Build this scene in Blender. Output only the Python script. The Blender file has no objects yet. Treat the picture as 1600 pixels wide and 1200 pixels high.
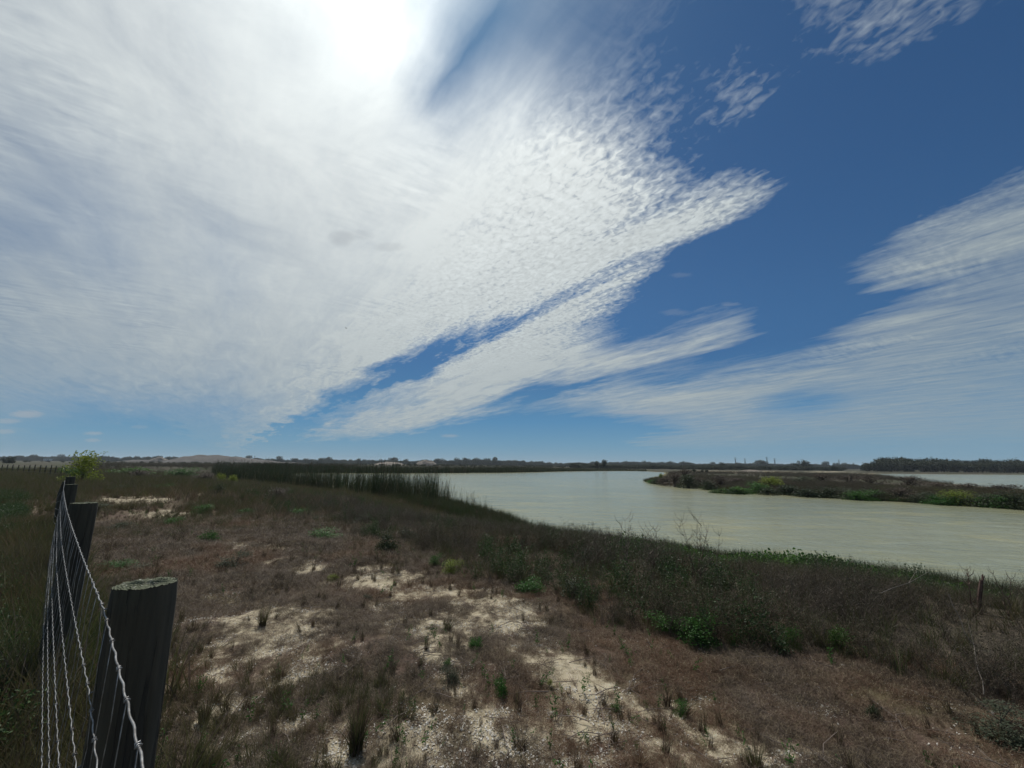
import bpy, math, random
import numpy as np
from mathutils import Vector, Matrix

random.seed(7)
RNG = np.random.default_rng(7)
R = math.radians
scene = bpy.context.scene
COL = scene.collection

# ------------------------------------------------------------------ camera
F_PX = 650.0                      # focal length in pixels of a 1600 wide frame
PITCH, ROLL, EYE = R(10.97), R(0.57), 1.65
f0 = Vector((0, math.cos(PITCH), math.sin(PITCH)))
r0 = Vector((1, 0, 0))
u0 = r0.cross(f0)
CR = math.cos(ROLL) * r0 + math.sin(ROLL) * u0
CU = math.cos(ROLL) * u0 - math.sin(ROLL) * r0
CF = f0
CAM = Vector((0, 0, EYE))
cd = bpy.data.cameras.new("camera"); cd.sensor_width = 36; cd.lens = 36 * F_PX / 1600
cd.clip_start = 0.02; cd.clip_end = 30000
cam = bpy.data.objects.new("camera", cd); COL.objects.link(cam)
m = Matrix((CR, CU, -CF)).transposed().to_4x4(); m.translation = CAM
cam.matrix_world = m
scene.camera = cam

def ray(px, py):
    return CR * ((px - 800) / F_PX) + CU * ((600 - py) / F_PX) + CF
def at_z(px, py, z):              # world point on the level z seen at a photo pixel
    d = ray(px, py); t = (z - EYE) / d.z
    return CAM + d * t
def at_d(px, py, depth):
    return CAM + ray(px, py) * depth
NR, NU, NF = (np.array(v) for v in (CR, CU, CF))
def project(p):                   # (N,3) -> photo pixels
    q = p - np.array(CAM)
    z = q @ NF
    zz = np.where(z > 1e-3, z, 1e-3)
    return 800 + F_PX * (q @ NR) / zz, 600 - F_PX * (q @ NU) / zz, z

# ------------------------------------------------------------------ sun, exposure
SUN_EL, SUN_AZ = R(58), R(-17.5)  # azimuth from +Y, negative = to the left
sd_ = bpy.data.lights.new("sun", 'SUN'); sd_.energy = 4.6; sd_.angle = R(0.6); sd_.color = (1, .955, .88)
sun = bpy.data.objects.new("sun", sd_); COL.objects.link(sun)
SDIR = Vector((math.sin(SUN_AZ) * math.cos(SUN_EL), math.cos(SUN_AZ) * math.cos(SUN_EL), math.sin(SUN_EL)))
sun.rotation_euler = SDIR.to_track_quat('Z', 'Y').to_euler()
sun.location = (0, 0, 60)
vs = scene.view_settings
scene.display_settings.display_device = 'sRGB'
vs.view_transform = 'Standard'; vs.look = 'None'; vs.gamma = 1; vs.exposure = -0.45; vs.use_curve_mapping = False

# ------------------------------------------------------------------ node helper
class NT:
    def __init__(s, tree):
        s.t = tree; s.n = tree.nodes; s.l = tree.links
    def new(s, typ, **kw):
        nd = s.n.new(typ)
        for k, v in kw.items(): setattr(nd, k, v)
        return nd
    def put(s, sock, v):
        if hasattr(v, 'is_output') or isinstance(v, bpy.types.NodeSocket): s.l.new(v, sock)
        elif v is not None: sock.default_value = v
    def m(s, op, a, b=None, c=None, clamp=False):
        nd = s.new('ShaderNodeMath', operation=op); nd.use_clamp = clamp
        for i, v in enumerate((a, b, c)): s.put(nd.inputs[i], v) if v is not None else None
        return nd.outputs[0]
    def v(s, op, a, b=None):
        nd = s.new('ShaderNodeVectorMath', operation=op)
        s.put(nd.inputs[0], a)
        if b is not None: s.put(nd.inputs[1], b)
        return nd.outputs['Value'] if op in ('DOT_PRODUCT', 'LENGTH', 'DISTANCE') else nd.outputs[0]
    def mr(s, x, a, b, c=0.0, d=1.0, smooth=False):
        nd = s.new('ShaderNodeMapRange'); nd.clamp = True
        if smooth: nd.interpolation_type = 'SMOOTHSTEP'
        for i, v in enumerate((x, a, b, c, d)): s.put(nd.inputs[i], v)
        return nd.outputs[0]
    def noise(s, vec, scale, detail=4, rough=.5, dist=0, dims='3D'):
        nd = s.new('ShaderNodeTexNoise', noise_dimensions=dims)
        if vec is not None: s.put(nd.inputs['Vector'], vec)
        nd.inputs['Scale'].default_value = scale; nd.inputs['Detail'].default_value = detail
        nd.inputs['Roughness'].default_value = rough; nd.inputs['Distortion'].default_value = dist
        return nd.outputs[0]
    def mixc(s, f, a, b, blend='MIX'):
        nd = s.new('ShaderNodeMix', data_type='RGBA', blend_type=blend)
        s.put(nd.inputs[0], f)
        for i, v in ((6, a), (7, b)):
            if isinstance(v, tuple) and len(v) == 3: v = (*v, 1)
            s.put(nd.inputs[i], v)
        return nd.outputs[2]
    def mixf(s, f, a, b):
        nd = s.new('ShaderNodeMix', data_type='FLOAT')
        for i, v in ((0, f), (2, a), (3, b)): s.put(nd.inputs[i], v)
        return nd.outputs[0]
    def comb(s, x, y, z=0.0):
        nd = s.new('ShaderNodeCombineXYZ')
        for i, v in enumerate((x, y, z)): s.put(nd.inputs[i], v)
        return nd.outputs[0]

# ------------------------------------------------------------------ world: daylight sky with high ice clouds
world = bpy.data.worlds.new("World"); scene.world = world; world.use_nodes = True
W = NT(world.node_tree); W.n.clear()
sky = W.new('ShaderNodeTexSky', sky_type='NISHITA'); sky.sun_disc = False
sky.sun_elevation = SUN_EL; sky.sun_rotation = SUN_AZ
sky.air_density = 1.0; sky.dust_density = 0.6; sky.ozone_density = 2.2; sky.altitude = 50
D = W.v('NORMALIZE', W.new('ShaderNodeTexCoord').outputs['Generated'])
sep = W.new('ShaderNodeSeparateXYZ'); W.l.new(D, sep.inputs[0])
dz = W.m('MAXIMUM', sep.outputs[2], 0.0)
# point where the direction pierces the cloud deck, turned so A runs along the wind
inv = W.m('DIVIDE', 1.0, W.m('ADD', dz, 0.035))
PX = W.m('MULTIPLY', sep.outputs[0], inv); PY = W.m('MULTIPLY', sep.outputs[1], inv)
WA = R(-34)
A = W.m('ADD', W.m('MULTIPLY', PX, math.sin(WA)), W.m('MULTIPLY', PY, math.cos(WA)))
B = W.m('SUBTRACT', W.m('MULTIPLY', PX, math.cos(WA)), W.m('MULTIPLY', PY, math.sin(WA)))
# tangent chart of the front half of the sky, units of the chart = 1/650
df = W.m('MAXIMUM', W.v('DOT_PRODUCT', D, tuple(CF)), 0.12)
gx = W.m('MULTIPLY_ADD', W.m('DIVIDE', W.v('DOT_PRODUCT', D, tuple(CR)), df), F_PX, 800.0)
gy = W.m('MULTIPLY_ADD', W.m('DIVIDE', W.v('DOT_PRODUCT', D, tuple(CU)), df), F_PX, 120.0)  # height above 720
# warp
wsrc = W.comb(W.m('MULTIPLY', A, .55), W.m('MULTIPLY', B, 1.8))
def nz(vec, off, scale, detail, rough=.55, dist=0):
    mp = W.v('ADD', vec, off)
    return W.noise(mp, scale, detail, rough, dist)
w1 = nz(wsrc, (3.1, 7.7, 0), 1.6, 5, .6)
w2 = nz(wsrc, (13.1, 2.2, 4), 1.6, 5, .6)
w3 = nz(wsrc, (1.0, 5.0, 9), 7.0, 4, .6)
X = W.m('ADD', W.m('MULTIPLY_ADD', w1, 170.0, -85.0), gx)
Y = W.m('ADD', gy, W.m('MULTIPLY', W.m('SUBTRACT', w2, .5), W.mr(gy, 0.0, 260.0, 6.0, 110.0)))
Y = W.m('ADD', Y, W.m('MULTIPLY', W.m('SUBTRACT', w3, .5), W.mr(gy, 0.0, 300.0, 4.0, 34.0)))
dx = W.m('SUBTRACT', X, 350.0)
TH = W.m('MULTIPLY', W.m('ARCTAN2', Y, dx), 180 / math.pi)
RR = W.m('SQRT', W.m('ADD', W.m('MULTIPLY', dx, dx), W.m('MULTIPLY', Y, Y)))
RN = W.m('DIVIDE', RR, 1400.0, clamp=True)
# cloud cover, rows = bearing of a streak out of the point where the wind lines meet, values at every 100 units
TAB = {
 -1: [0]*15,
 1.2: [0,0,0,0,0,0,0,.12,.2,.2,.2,.25,.25,.25,.25],
 2.5: [0,0,0,0,0,0,.05,.42,.45,.4,.45,.45,.45,.45,.45],
 4: [0,0,0,0,0,0,0,.22,.5,.5,.55,.55,.5,.5,.5],
 6: [0,0,0,0,0,0,.1,.5,.58,.18,.45,.5,.5,.45,.45],
 8: [0,0,.1,.1,.05,.12,.42,.8,.75,.65,.55,.55,.5,.5,.5],
 10: [0,0,.25,.5,.2,.25,.55,.2,.25,.3,.5,.58,.55,.55,.55],
 12: [0,.1,.5,.75,.7,.05,.12,.25,.05,0,.45,.62,.5,.5,.5],
 14: [0,.1,.6,.75,.8,.2,.85,.75,.6,.05,0,.12,.4,.4,.4],
 16: [0,.1,.6,.75,.85,.85,.6,.2,.25,0,.1,.65,.72,.72,.7],
 18: [0,.1,.45,.55,.85,.85,.5,.05,0,0,0,.2,.5,.45,.4],
 20: [0,.1,.3,.5,.85,.92,.4,.05,0,0,0,0,0,.15,.2],
 22: [0,.1,.3,.6,.8,.9,.65,.2,0,0,0,0,0,0,0],
 24: [0,.1,.3,.4,.6,.9,.9,.7,.05,0,0,0,0,0,0],
 26: [0,.1,.12,.02,.08,.15,.45,.4,.45,.35,.02,0,0,0,0],
 27: [0,.1,.15,.03,.15,.5,.8,.75,.8,.6,.1,0,0,0,.1],
 28.5: [0,.1,.2,.05,.3,.85,.95,1,.8,.35,0,0,0,0,.1],
 31: [0,.12,.35,.3,.85,.95,.95,.85,.5,.08,0,.0,.16,.2,.15],
 35: [0,.45,.7,.9,.9,.92,.92,.85,.42,.12,.2,.14,.22,.24,.16],
 40: [0,.6,.8,.9,.9,.92,.92,.85,.38,.16,.1,.08,.14,.14,.1],
 50: [0,.6,.85,.9,.9,.92,.92,.72,.3,.1,.12,.1,.1,.1,.1],
 60: [0,.6,.9,.9,.92,.95,.85,.10,.05,.15,.1,.1,.1,.1,.1],
 67: [0,.6,.9,.9,.92,.95,.98,.85,.5,.5,.4,.3,.3,.3,.3],
 75: [0,.55,.85,.85,.9,.92,.93,.95,.9,.8,.6,.5,.4,.4,.4],
 90: [0,.5,.8,.68,.78,.85,.85,.85,.85,.8,.7,.6,.5,.4,.4],
 105: [0,0.4,0.85,0.8,0.78,0.8,0.85,0.85,0.85,0.8,0.7,0.7,0.6,0.5,0.5],
 120: [0,0.35,0.8,0.75,0.52,0.52,0.6,0.7,0.7,0.7,0.7,0.6,0.6,0.5,0.5],
 135: [0,0.3,0.7,0.8,0.75,0.5,0.6,0.6,0.6,0.6,0.6,0.6,0.5,0.5,0.5],
 150: [0,.05,.55,.65,.7,.6,.5,.5,.5,.5,.4,.4,.4,.4,.4],
 160: [0,0,.1,.45,.6,.6,.5,.4,.4,.4,.4,.4,.3,.3,.3],
 170: [0,0,0,.1,.3,.3,.3,.3,.2,.2,.2,.2,.2,.2,.2],
 181: [0]*15,
}
val = None; prev = None
for th in sorted(TAB):
    fc = W.new('ShaderNodeFloatCurve'); cv = fc.mapping.curves[0]
    row = TAB[th]
    fc.mapping.use_clip = True
    cv.points[0].location = (0, row[0]); cv.points[1].location = (1, row[14])
    for i in range(1, 14): cv.points.new(i / 14, row[i])
    fc.mapping.update()
    W.l.new(RN, fc.inputs['Value'])
    if val is None: val = fc.outputs[0]
    else: val = W.mixf(W.mr(TH, float(prev), float(th)), val, fc.outputs[0])
    prev = th
# behind the viewer: scattered cover from noise alone
back = W.mr(nz(W.comb(PX, PY), (5, 5, 0), .7, 3), .4, .7, 0.0, .8)
front = W.mr(W.v('DOT_PRODUCT', D, tuple(CF)), .12, .3)
DEN = W.mixf(front, back, val)
# fine structure: long streaks and small ripple cells
st = W.comb(W.m('MULTIPLY', A, 1.3), W.m('MULTIPLY', B, 5.0))
streak = nz(st, (0, 0, 2), 1.5, 10, .66, .9)
streak_r = streak
soft = nz(W.comb(W.m('MULTIPLY', A, 1.5), W.m('MULTIPLY', B, 1.9)), (4, 9, 2), 1.6, 8, .6, .6)
streak = W.mixf(W.mr(TH, 38.0, 62.0), streak_r, W.mixf(W.mr(gy, 120.0, 360.0), streak_r, soft))
streak2 = nz(W.comb(W.m('MULTIPLY', A, 6.0), W.m('MULTIPLY', B, 26.0)), (0, 4, 2), 1.0, 6, .6, .5)
cell = nz(W.comb(W.m('MULTIPLY', A, 30.0), W.m('MULTIPLY', B, 42.0)), (2, 0, 2), 1.0, 3, .5, .6)
rip = nz(W.comb(W.m('MULTIPLY', A, 26.0), W.m('MULTIPLY', B, 7.0)), (2, 0, 7), 1.0, 4, .55, .4)
cellmask = W.m('MULTIPLY', W.mr(TH, 16.0, 22.0), W.mr(TH, 36.0, 50.0, 1.0, .0))
cellmask = W.m('MULTIPLY', cellmask, W.mr(RR, 250.0, 500.0, .25, 1.0))
hi = W.mr(dz, .02, .22)           # little fine detail right at the skyline
detail = W.m('MULTIPLY', W.m('SUBTRACT', streak, .5), W.mr(TH, 40.0, 60.0, .95, .6))
detail = W.m('ADD', detail, W.m('MULTIPLY', W.m('SUBTRACT', streak2, .5), W.m('MULTIPLY', hi, W.mr(TH, 40.0, 60.0, .42, .16))))
ripmask = W.mr(nz(W.comb(A, B), (7, 1, 3), 1.3, 2), .5, .66)
cel = W.m('ADD', W.m('MULTIPLY', W.m('SUBTRACT', cell, .5), W.m('MULTIPLY_ADD', cellmask, 1.15, .05)), W.m('MULTIPLY', W.m('SUBTRACT', rip, .5), W.m('MULTIPLY_ADD', ripmask, .5, .06)))
cel = W.m('MULTIPLY', cel, hi)
present = W.m('MULTIPLY', W.mr(DEN, .01, .6), W.mr(DEN, .8, 1.0, 1.0, .55))
dsum = W.m('ADD', DEN, W.m('MULTIPLY', W.m('ADD', detail, cel), present))
alpha = W.mr(dsum, W.mr(TH, 36.0, 55.0, .15, .06), W.mr(TH, 36.0, 55.0, .82, 1.0))
alpha = W.m('POWER', alpha, .85)
# brightness of the ice cloud: strong forward scattering round the sun
cs = W.m('MAXIMUM', W.v('DOT_PRODUCT', D, tuple(SDIR)), 0.0)
g = W.m('ADD', W.m('MULTIPLY', W.m('POWER', cs, 3.4), .74), W.m('ADD', W.m('MULTIPLY', W.m('POWER', cs, 60.0), .55), W.m('MULTIPLY', W.m('POWER', cs, 14.0), .16)))
g = W.m('ADD', g, .50)
shade = W.m('ADD', 1.0, W.m('ADD', W.m('MULTIPLY', cel, .55), W.m('MULTIPLY', W.m('SUBTRACT', streak, .5), .25)))
CB = W.m('MULTIPLY', g, shade)
tint = W.mixc(W.mr(cs, .35, .9), (.79, .95, 1.02), (.95, 1.01, 1.01))
cloud = W.v('SCALE', tint, None); cloud.node.inputs['Scale'].default_value = 1
W.l.new(CB, cloud.node.inputs['Scale'])
skyc = W.v('SCALE', sky.outputs[0], None); skyc.node.inputs['Scale'].default_value = .085
hs = W.new('ShaderNodeHueSaturation'); hs.inputs['Saturation'].default_value = 1.0; W.l.new(W.v('MULTIPLY', skyc, (.36, .64, .86)), hs.inputs['Color'])
cr_ = W.new('ShaderNodeValToRGB'); W.l.new(W.m('MULTIPLY', dz, 3.0), cr_.inputs[0])
els = cr_.color_ramp.elements; els[0].position = 0; els[0].color = (.29, .47, .59, 1); els[1].position = .75; els[1].color = (.05, .165, .40, 1)
e_ = els.new(.14); e_.color = (.20, .42, .61, 1); e_ = els.new(.3); e_.color = (.125, .34, .60, 1)
skylow = W.mixc(W.mr(dz, .05, .40, 1.0, 0.0, smooth=True), hs.outputs[0], cr_.outputs[0])
SKYMUL = 1.25
cl = W.v('SCALE', cloud, None); cl.node.inputs['Scale'].default_value = 1.0
# low little cumulus on the left over the skyline
fin = W.mixc(alpha, skylow, cl)
for cx, cy, sx, sy, a_ in ((42, 647, 26, 6, .55), (12, 658, 22, 4, .4), (8, 674, 16, 4, .4), (146, 677, 15, 3, .45), (145, 688, 13, 3, .4), (703, 681, 14, 2.5, .4), (218, 667, 14, 3, .2), (352, 681, 7, 3, .25), (533, 372, 20, 12, .38), (562, 367, 22, 8, .22), (610, 386, 26, 7, .25), (1000, 644, 60, 3.5, .4), (1062, 430, 18, 4, .12), (1055, 488, 24, 5, .14), (1142, 475, 16, 3, .18)):
    ex = W.m('DIVIDE', W.m('SUBTRACT', W.m('MULTIPLY_ADD', w3, 20.0, gx), cx + 10.0), float(sx))
    ey = W.m('DIVIDE', W.m('SUBTRACT', W.m('MULTIPLY_ADD', streak2, 10.0, gy), 720.0 - cy + 5.0), float(sy))
    q = W.m('ADD', W.m('MULTIPLY', ex, ex), W.m('MULTIPLY', ey, ey))
    fin = W.mixc(W.mr(q, 0.0, 1.6, a_, 0.0, smooth=True), fin, (.52, .56, .6))
bg = W.new('ShaderNodeBackground'); bg.inputs['Strength'].default_value = 1.0
W.l.new(fin, bg.inputs['Color'])
wo = W.new('ShaderNodeOutputWorld'); W.l.new(bg.outputs[0], wo.inputs[0])
world.cycles.sampling_method = 'MANUAL'; world.cycles.sample_map_resolution = 512

# ------------------------------------------------------------------ object helpers
def tag(o, label=None, cat=None, group=None, kind=None):
    if label: o["label"] = label
    if cat: o["category"] = cat
    if group: o["group"] = group
    if kind: o["kind"] = kind
    return o
def empty(name, loc, rz=0.0):
    o = bpy.data.objects.new(name, None); COL.objects.link(o)
    o.location = loc; o.rotation_euler = (0, 0, rz); o.empty_display_size = .2
    return o
class MB:
    """collects ribbons, tubes and leaves, then links them as one mesh"""
    def __init__(s): s.v = []; s.f = []; s.mi = []; s.smooth = False
    def add(s, vs, fs, mi=0):
        b = len(s.v); s.v.extend([tuple(p) for p in vs]); s.f.extend([tuple(i + b for i in q) for q in fs]); s.mi.extend([mi] * len(fs))
    def ribbon(s, pts, w0, w1, mi=0, side=None):
        pts = [Vector(p) for p in pts]; n = len(pts)
        if side is None:
            a = random.uniform(0, 2 * math.pi); side = Vector((math.cos(a), math.sin(a), 0))
        vs = []
        for i, p in enumerate(pts):
            t = i / (n - 1); w = w0 + (w1 - w0) * t
            if i == n - 1 and w1 == 0: vs.append(p)
            else: vs.extend([p - side * w / 2, p + side * w / 2])
        fs = []
        for i in range(n - 1):
            a = 2 * i
            if i == n - 2 and w1 == 0: fs.append((a, a + 1, a + 2))
            else: fs.append((a, a + 1, a + 3, a + 2))
        s.add(vs, fs, mi)
    def tube(s, pts, rad, k=3, mi=0, cap=True):
        pts = [Vector(p) for p in pts]; n = len(pts); vs = []
        rs = rad if isinstance(rad, (list, tuple)) else [rad] * n
        ref = None
        for i, p in enumerate(pts):
            t = (pts[min(i + 1, n - 1)] - pts[max(i - 1, 0)])
            t = t.normalized() if t.length > 1e-9 else Vector((0, 0, 1))
            if ref is None: ref = t.orthogonal().normalized()
            x = (ref - t * ref.dot(t)); x = x.normalized() if x.length > 1e-6 else t.orthogonal().normalized()
            ref = x; y = t.cross(x)
            for j in range(k):
                a = 2 * math.pi * j / k
                vs.append(p + (x * math.cos(a) + y * math.sin(a)) * rs[i])
        fs = [(i * k + j, i * k + (j + 1) % k, (i + 1) * k + (j + 1) % k, (i + 1) * k + j) for i in range(n - 1) for j in range(k)]
        if cap: fs.append(tuple(range(k))[::-1]); fs.append(tuple((n - 1) * k + j for j in range(k)))
        s.add(vs, fs, mi)
    def leaf(s, c, size, mi=0, aspect=.5, nrm=None):
        d = Vector((random.gauss(0, 1), random.gauss(0, 1), random.gauss(0, .7))).normalized()
        x = d.orthogonal().normalized(); x.rotate(Matrix.Rotation(random.uniform(0, 6.28), 3, d))
        c = Vector(c); L = d * size; w = x * size * aspect
        bend = d.cross(x) * size * .12
        s.add([c - L * .5, c + w * .5 + bend, c + L * .5, c - w * .5 + bend], [(0, 1, 2, 3)], mi)
    def mesh(s, name, mats):
        me = bpy.data.meshes.new(name); me.from_pydata(s.v, [], s.f); me.update()
        for mt in mats: me.materials.append(mt)
        me.polygons.foreach_set('material_index', s.mi)
        if s.smooth: me.polygons.foreach_set('use_smooth', [True] * len(me.polygons))
        return me
    def build(s, name, mats, parent=None, loc=None):
        me = s.mesh(name, mats if isinstance(mats, (list, tuple)) else [mats])
        o = bpy.data.objects.new(name, me); COL.objects.link(o)
        if parent: o.parent = parent
        if loc is not None: o.location = loc
        return o

# numpy value noise
_P = RNG.random((256, 256))
def vnoise(x, y):
    xi = np.floor(x).astype(int); yi = np.floor(y).astype(int); fx = x - xi; fy = y - yi
    fx = fx * fx * (3 - 2 * fx); fy = fy * fy * (3 - 2 * fy)
    g = lambda i, j: _P[i & 255, j & 255]
    return (g(xi, yi) * (1 - fx) + g(xi + 1, yi) * fx) * (1 - fy) + (g(xi, yi + 1) * (1 - fx) + g(xi + 1, yi + 1) * fx) * fy
def fbm(x, y, o=4):
    s = 0; a = .5; t = 0
    for i in range(o):
        s = s + a * vnoise(x * 2 ** i + 17.3 * i, y * 2 ** i + 5.1 * i); t += a; a *= .5
    return s / t

# ------------------------------------------------------------------ shorelines
WZ = -1.5
def pl(pts, z=WZ): return np.array([tuple(at_z(x, y, z))[:2] for x, y in pts])
near_shore = [(2600, 1130), (2000, 1000), (1600, 948), (1500, 928), (1400, 914), (1300, 901), (1250, 894), (1150, 885), (1050, 869), (950, 855), (850, 840), (770, 815), (700, 797), (640, 783), (560, 769), (480, 757), (420, 750), (405, 745)]
far_shore = [(430, 741), (460, 738.6), (560, 739), (700, 739), (800, 738.2), (880, 736.4), (960, 735.6), (1000, 736), (1040, 738.5), (1030, 744), (1004, 751.5)]
pen_shore = [(1030, 757), (1080, 760), (1110, 767), (1150, 771), (1200, 772.5), (1300, 778), (1400, 784), (1500, 789), (1600, 797), (1800, 812), (2200, 850), (2700, 900)]
LAKE1 = pl(near_shore + far_shore + pen_shore)
LAKE2 = pl([(1366, 740.6), (1385, 744.5), (1430, 750), (1500, 757), (1600, 766), (1800, 780), (2200, 810), (2400, 790), (2200, 760), (1900, 746), (1600, 741.9), (1480, 741.2), (1400, 740.2)])
def poly_sd(x, y, P):              # negative inside the water
    d2 = np.full(x.shape, 1e18); inside = np.zeros(x.shape, bool)
    n = len(P)
    for i in range(n):
        ax, ay = P[i]; bx, by = P[(i + 1) % n]
        ex, ey = bx - ax, by - ay; L = ex * ex + ey * ey
        t = np.clip(((x - ax) * ex + (y - ay) * ey) / L, 0, 1)
        qx = x - ax - t * ex; qy = y - ay - t * ey
        d2 = np.minimum(d2, qx * qx + qy * qy)
        c = ((ay > y) != (by > y)) & (x < (bx - ax) * (y - ay) / (by - ay + 1e-30) + ax)
        inside ^= c
    d = np.sqrt(d2)
    return np.where(inside, -d, d)
def water_sd(x, y):
    s = np.minimum(poly_sd(x, y, LAKE1), poly_sd(x, y, LAKE2))
    w = np.clip(np.hypot(x, y) / 60, .25, 3)
    return s + (fbm(x * .7 / w, y * .7 / w, 3) - .5) * 1.2 * w
def smooth(t):
    t = np.clip(t, 0, 1); return t * t * (3 - 2 * t)
def ground_z(x, y, fine=True):
    x = np.asarray(x, float); y = np.asarray(y, float)
    s = water_sd(x, y); r = np.hypot(x, y)
    top = (fbm(x * .16, y * .16, 3) - .5) * .22 + (fbm(x * .02 + 9, y * .02, 3) - .5) * .5 * smooth((r - 12) / 50)
    top = top - .35 * smooth((r - 60) / 150)
    # a shallow ditch outside the fence on the left
    wd = np.clip(r / 2.4, 8.2, 26)
    low = smooth((r - 27) / 8) * smooth((x / np.maximum(y, 1) - .08) / .15) * (y > 1)
    wd = wd * (1 - .6 * low)
    tt = np.clip(s / wd, 0, 1)
    bank = tt ** 1.7 * (1 - .12 * smooth((tt - .8) / .2)) / .88 * (1.5 - .75 * low)
    z = WZ + bank * (1 + top / 1.5) + np.where(s > 0, 0, 0)
    z = np.where(s > 0, z, WZ - .5 * smooth(-s / 4) - .9 * smooth(-s / 15))
    if fine:
        k = smooth(s / 1.0)
        z = z + k * ((fbm(x * 1.3, y * 1.3, 4) - .5) * .10 + (fbm(x * 7, y * 7, 3) - .5) * .035 * np.exp(-r / 18))
    return z
def gz(x, y): return float(ground_z(np.array([x]), np.array([y]))[0])
def on_ground(px, py):             # point of the land seen at a photo pixel
    d = ray(px, py); lo = .3
    t = lo
    step = .02
    for _ in range(3000):
        p = CAM + d * t
        if p.z < gz(p.x, p.y): break
        t += max(step, t * .01)
    a, b = t - max(step, t * .01), t
    for _ in range(12):
        c = (a + b) / 2; p = CAM + d * c
        if p.z < gz(p.x, p.y): b = c
        else: a = c
    p = CAM + d * b
    return Vector((p.x, p.y, gz(p.x, p.y))), b

# authored patches of bare shell sand: centre pixel, half sizes, weight
SAND = [(440, 990, 95, 45, .62), (380, 1070, 120, 80, .58), (560, 1140, 190, 70, .62), (760, 1140, 170, 70, .62), (700, 1000, 60, 40, .55), (560, 970, 70, 30, .5), (700, 1190, 300, 30, .6),
        (1150, 1180, 110, 34, .85), (1080, 1150, 90, 34, .85), (1000, 1120, 90, 36, .95), (940, 1085, 70, 34, .95), (885, 1050, 60, 34, .9), (850, 1010, 50, 30, .7), (800, 968, 60, 24, .8), (745, 945, 70, 20, .9), (680, 925, 80, 17, .95), (600, 908, 80, 13, .9), (530, 893, 60, 10, .7), (465, 878, 50, 9, .6), (400, 862, 50, 10, .6), (350, 845, 40, 9, .5), (300, 825, 40, 8, .6), (250, 803, 40, 6, .6), (225, 780, 45, 5, .8), (180, 782, 30, 4, .7), (308, 773, 18, 3, 1),
        (1310, 1035, 60, 14, .5), (1340, 1070, 50, 12, .35), (1230, 1100, 90, 30, .3), (1180, 738, 50, 1.8, .8), (1110, 737, 40, 1.4, .8), (1300, 737.5, 40, 1.2, .5), (660, 733, 60, 2, .6), (550, 733, 80, 2, .5), (1350, 741, 30, 2, .5)]
def sand_mask(x, y, z):
    u, v, d = project(np.stack([x, y, z], -1))
    m = np.zeros(x.shape)
    for cx, cy, sx, sy, w in SAND:
        q = ((u - cx) / sx) ** 2 + ((v - cy) / sy) ** 2
        m = np.maximum(m, w * np.exp(-q * .7))
    m = np.where(d > .2, m, .35)
    r = np.hypot(x, y)
    n = fbm(x * 1.9 + 40, y * 1.9, 4)
    n2 = fbm(x * 6 + 11, y * 6, 4)
    return np.clip(m * 1.1 + ((n - .5) * 1.3 + (n2 - .5) * 1.2) * np.clip(m * 3, .15, 1), 0, 1)

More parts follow.
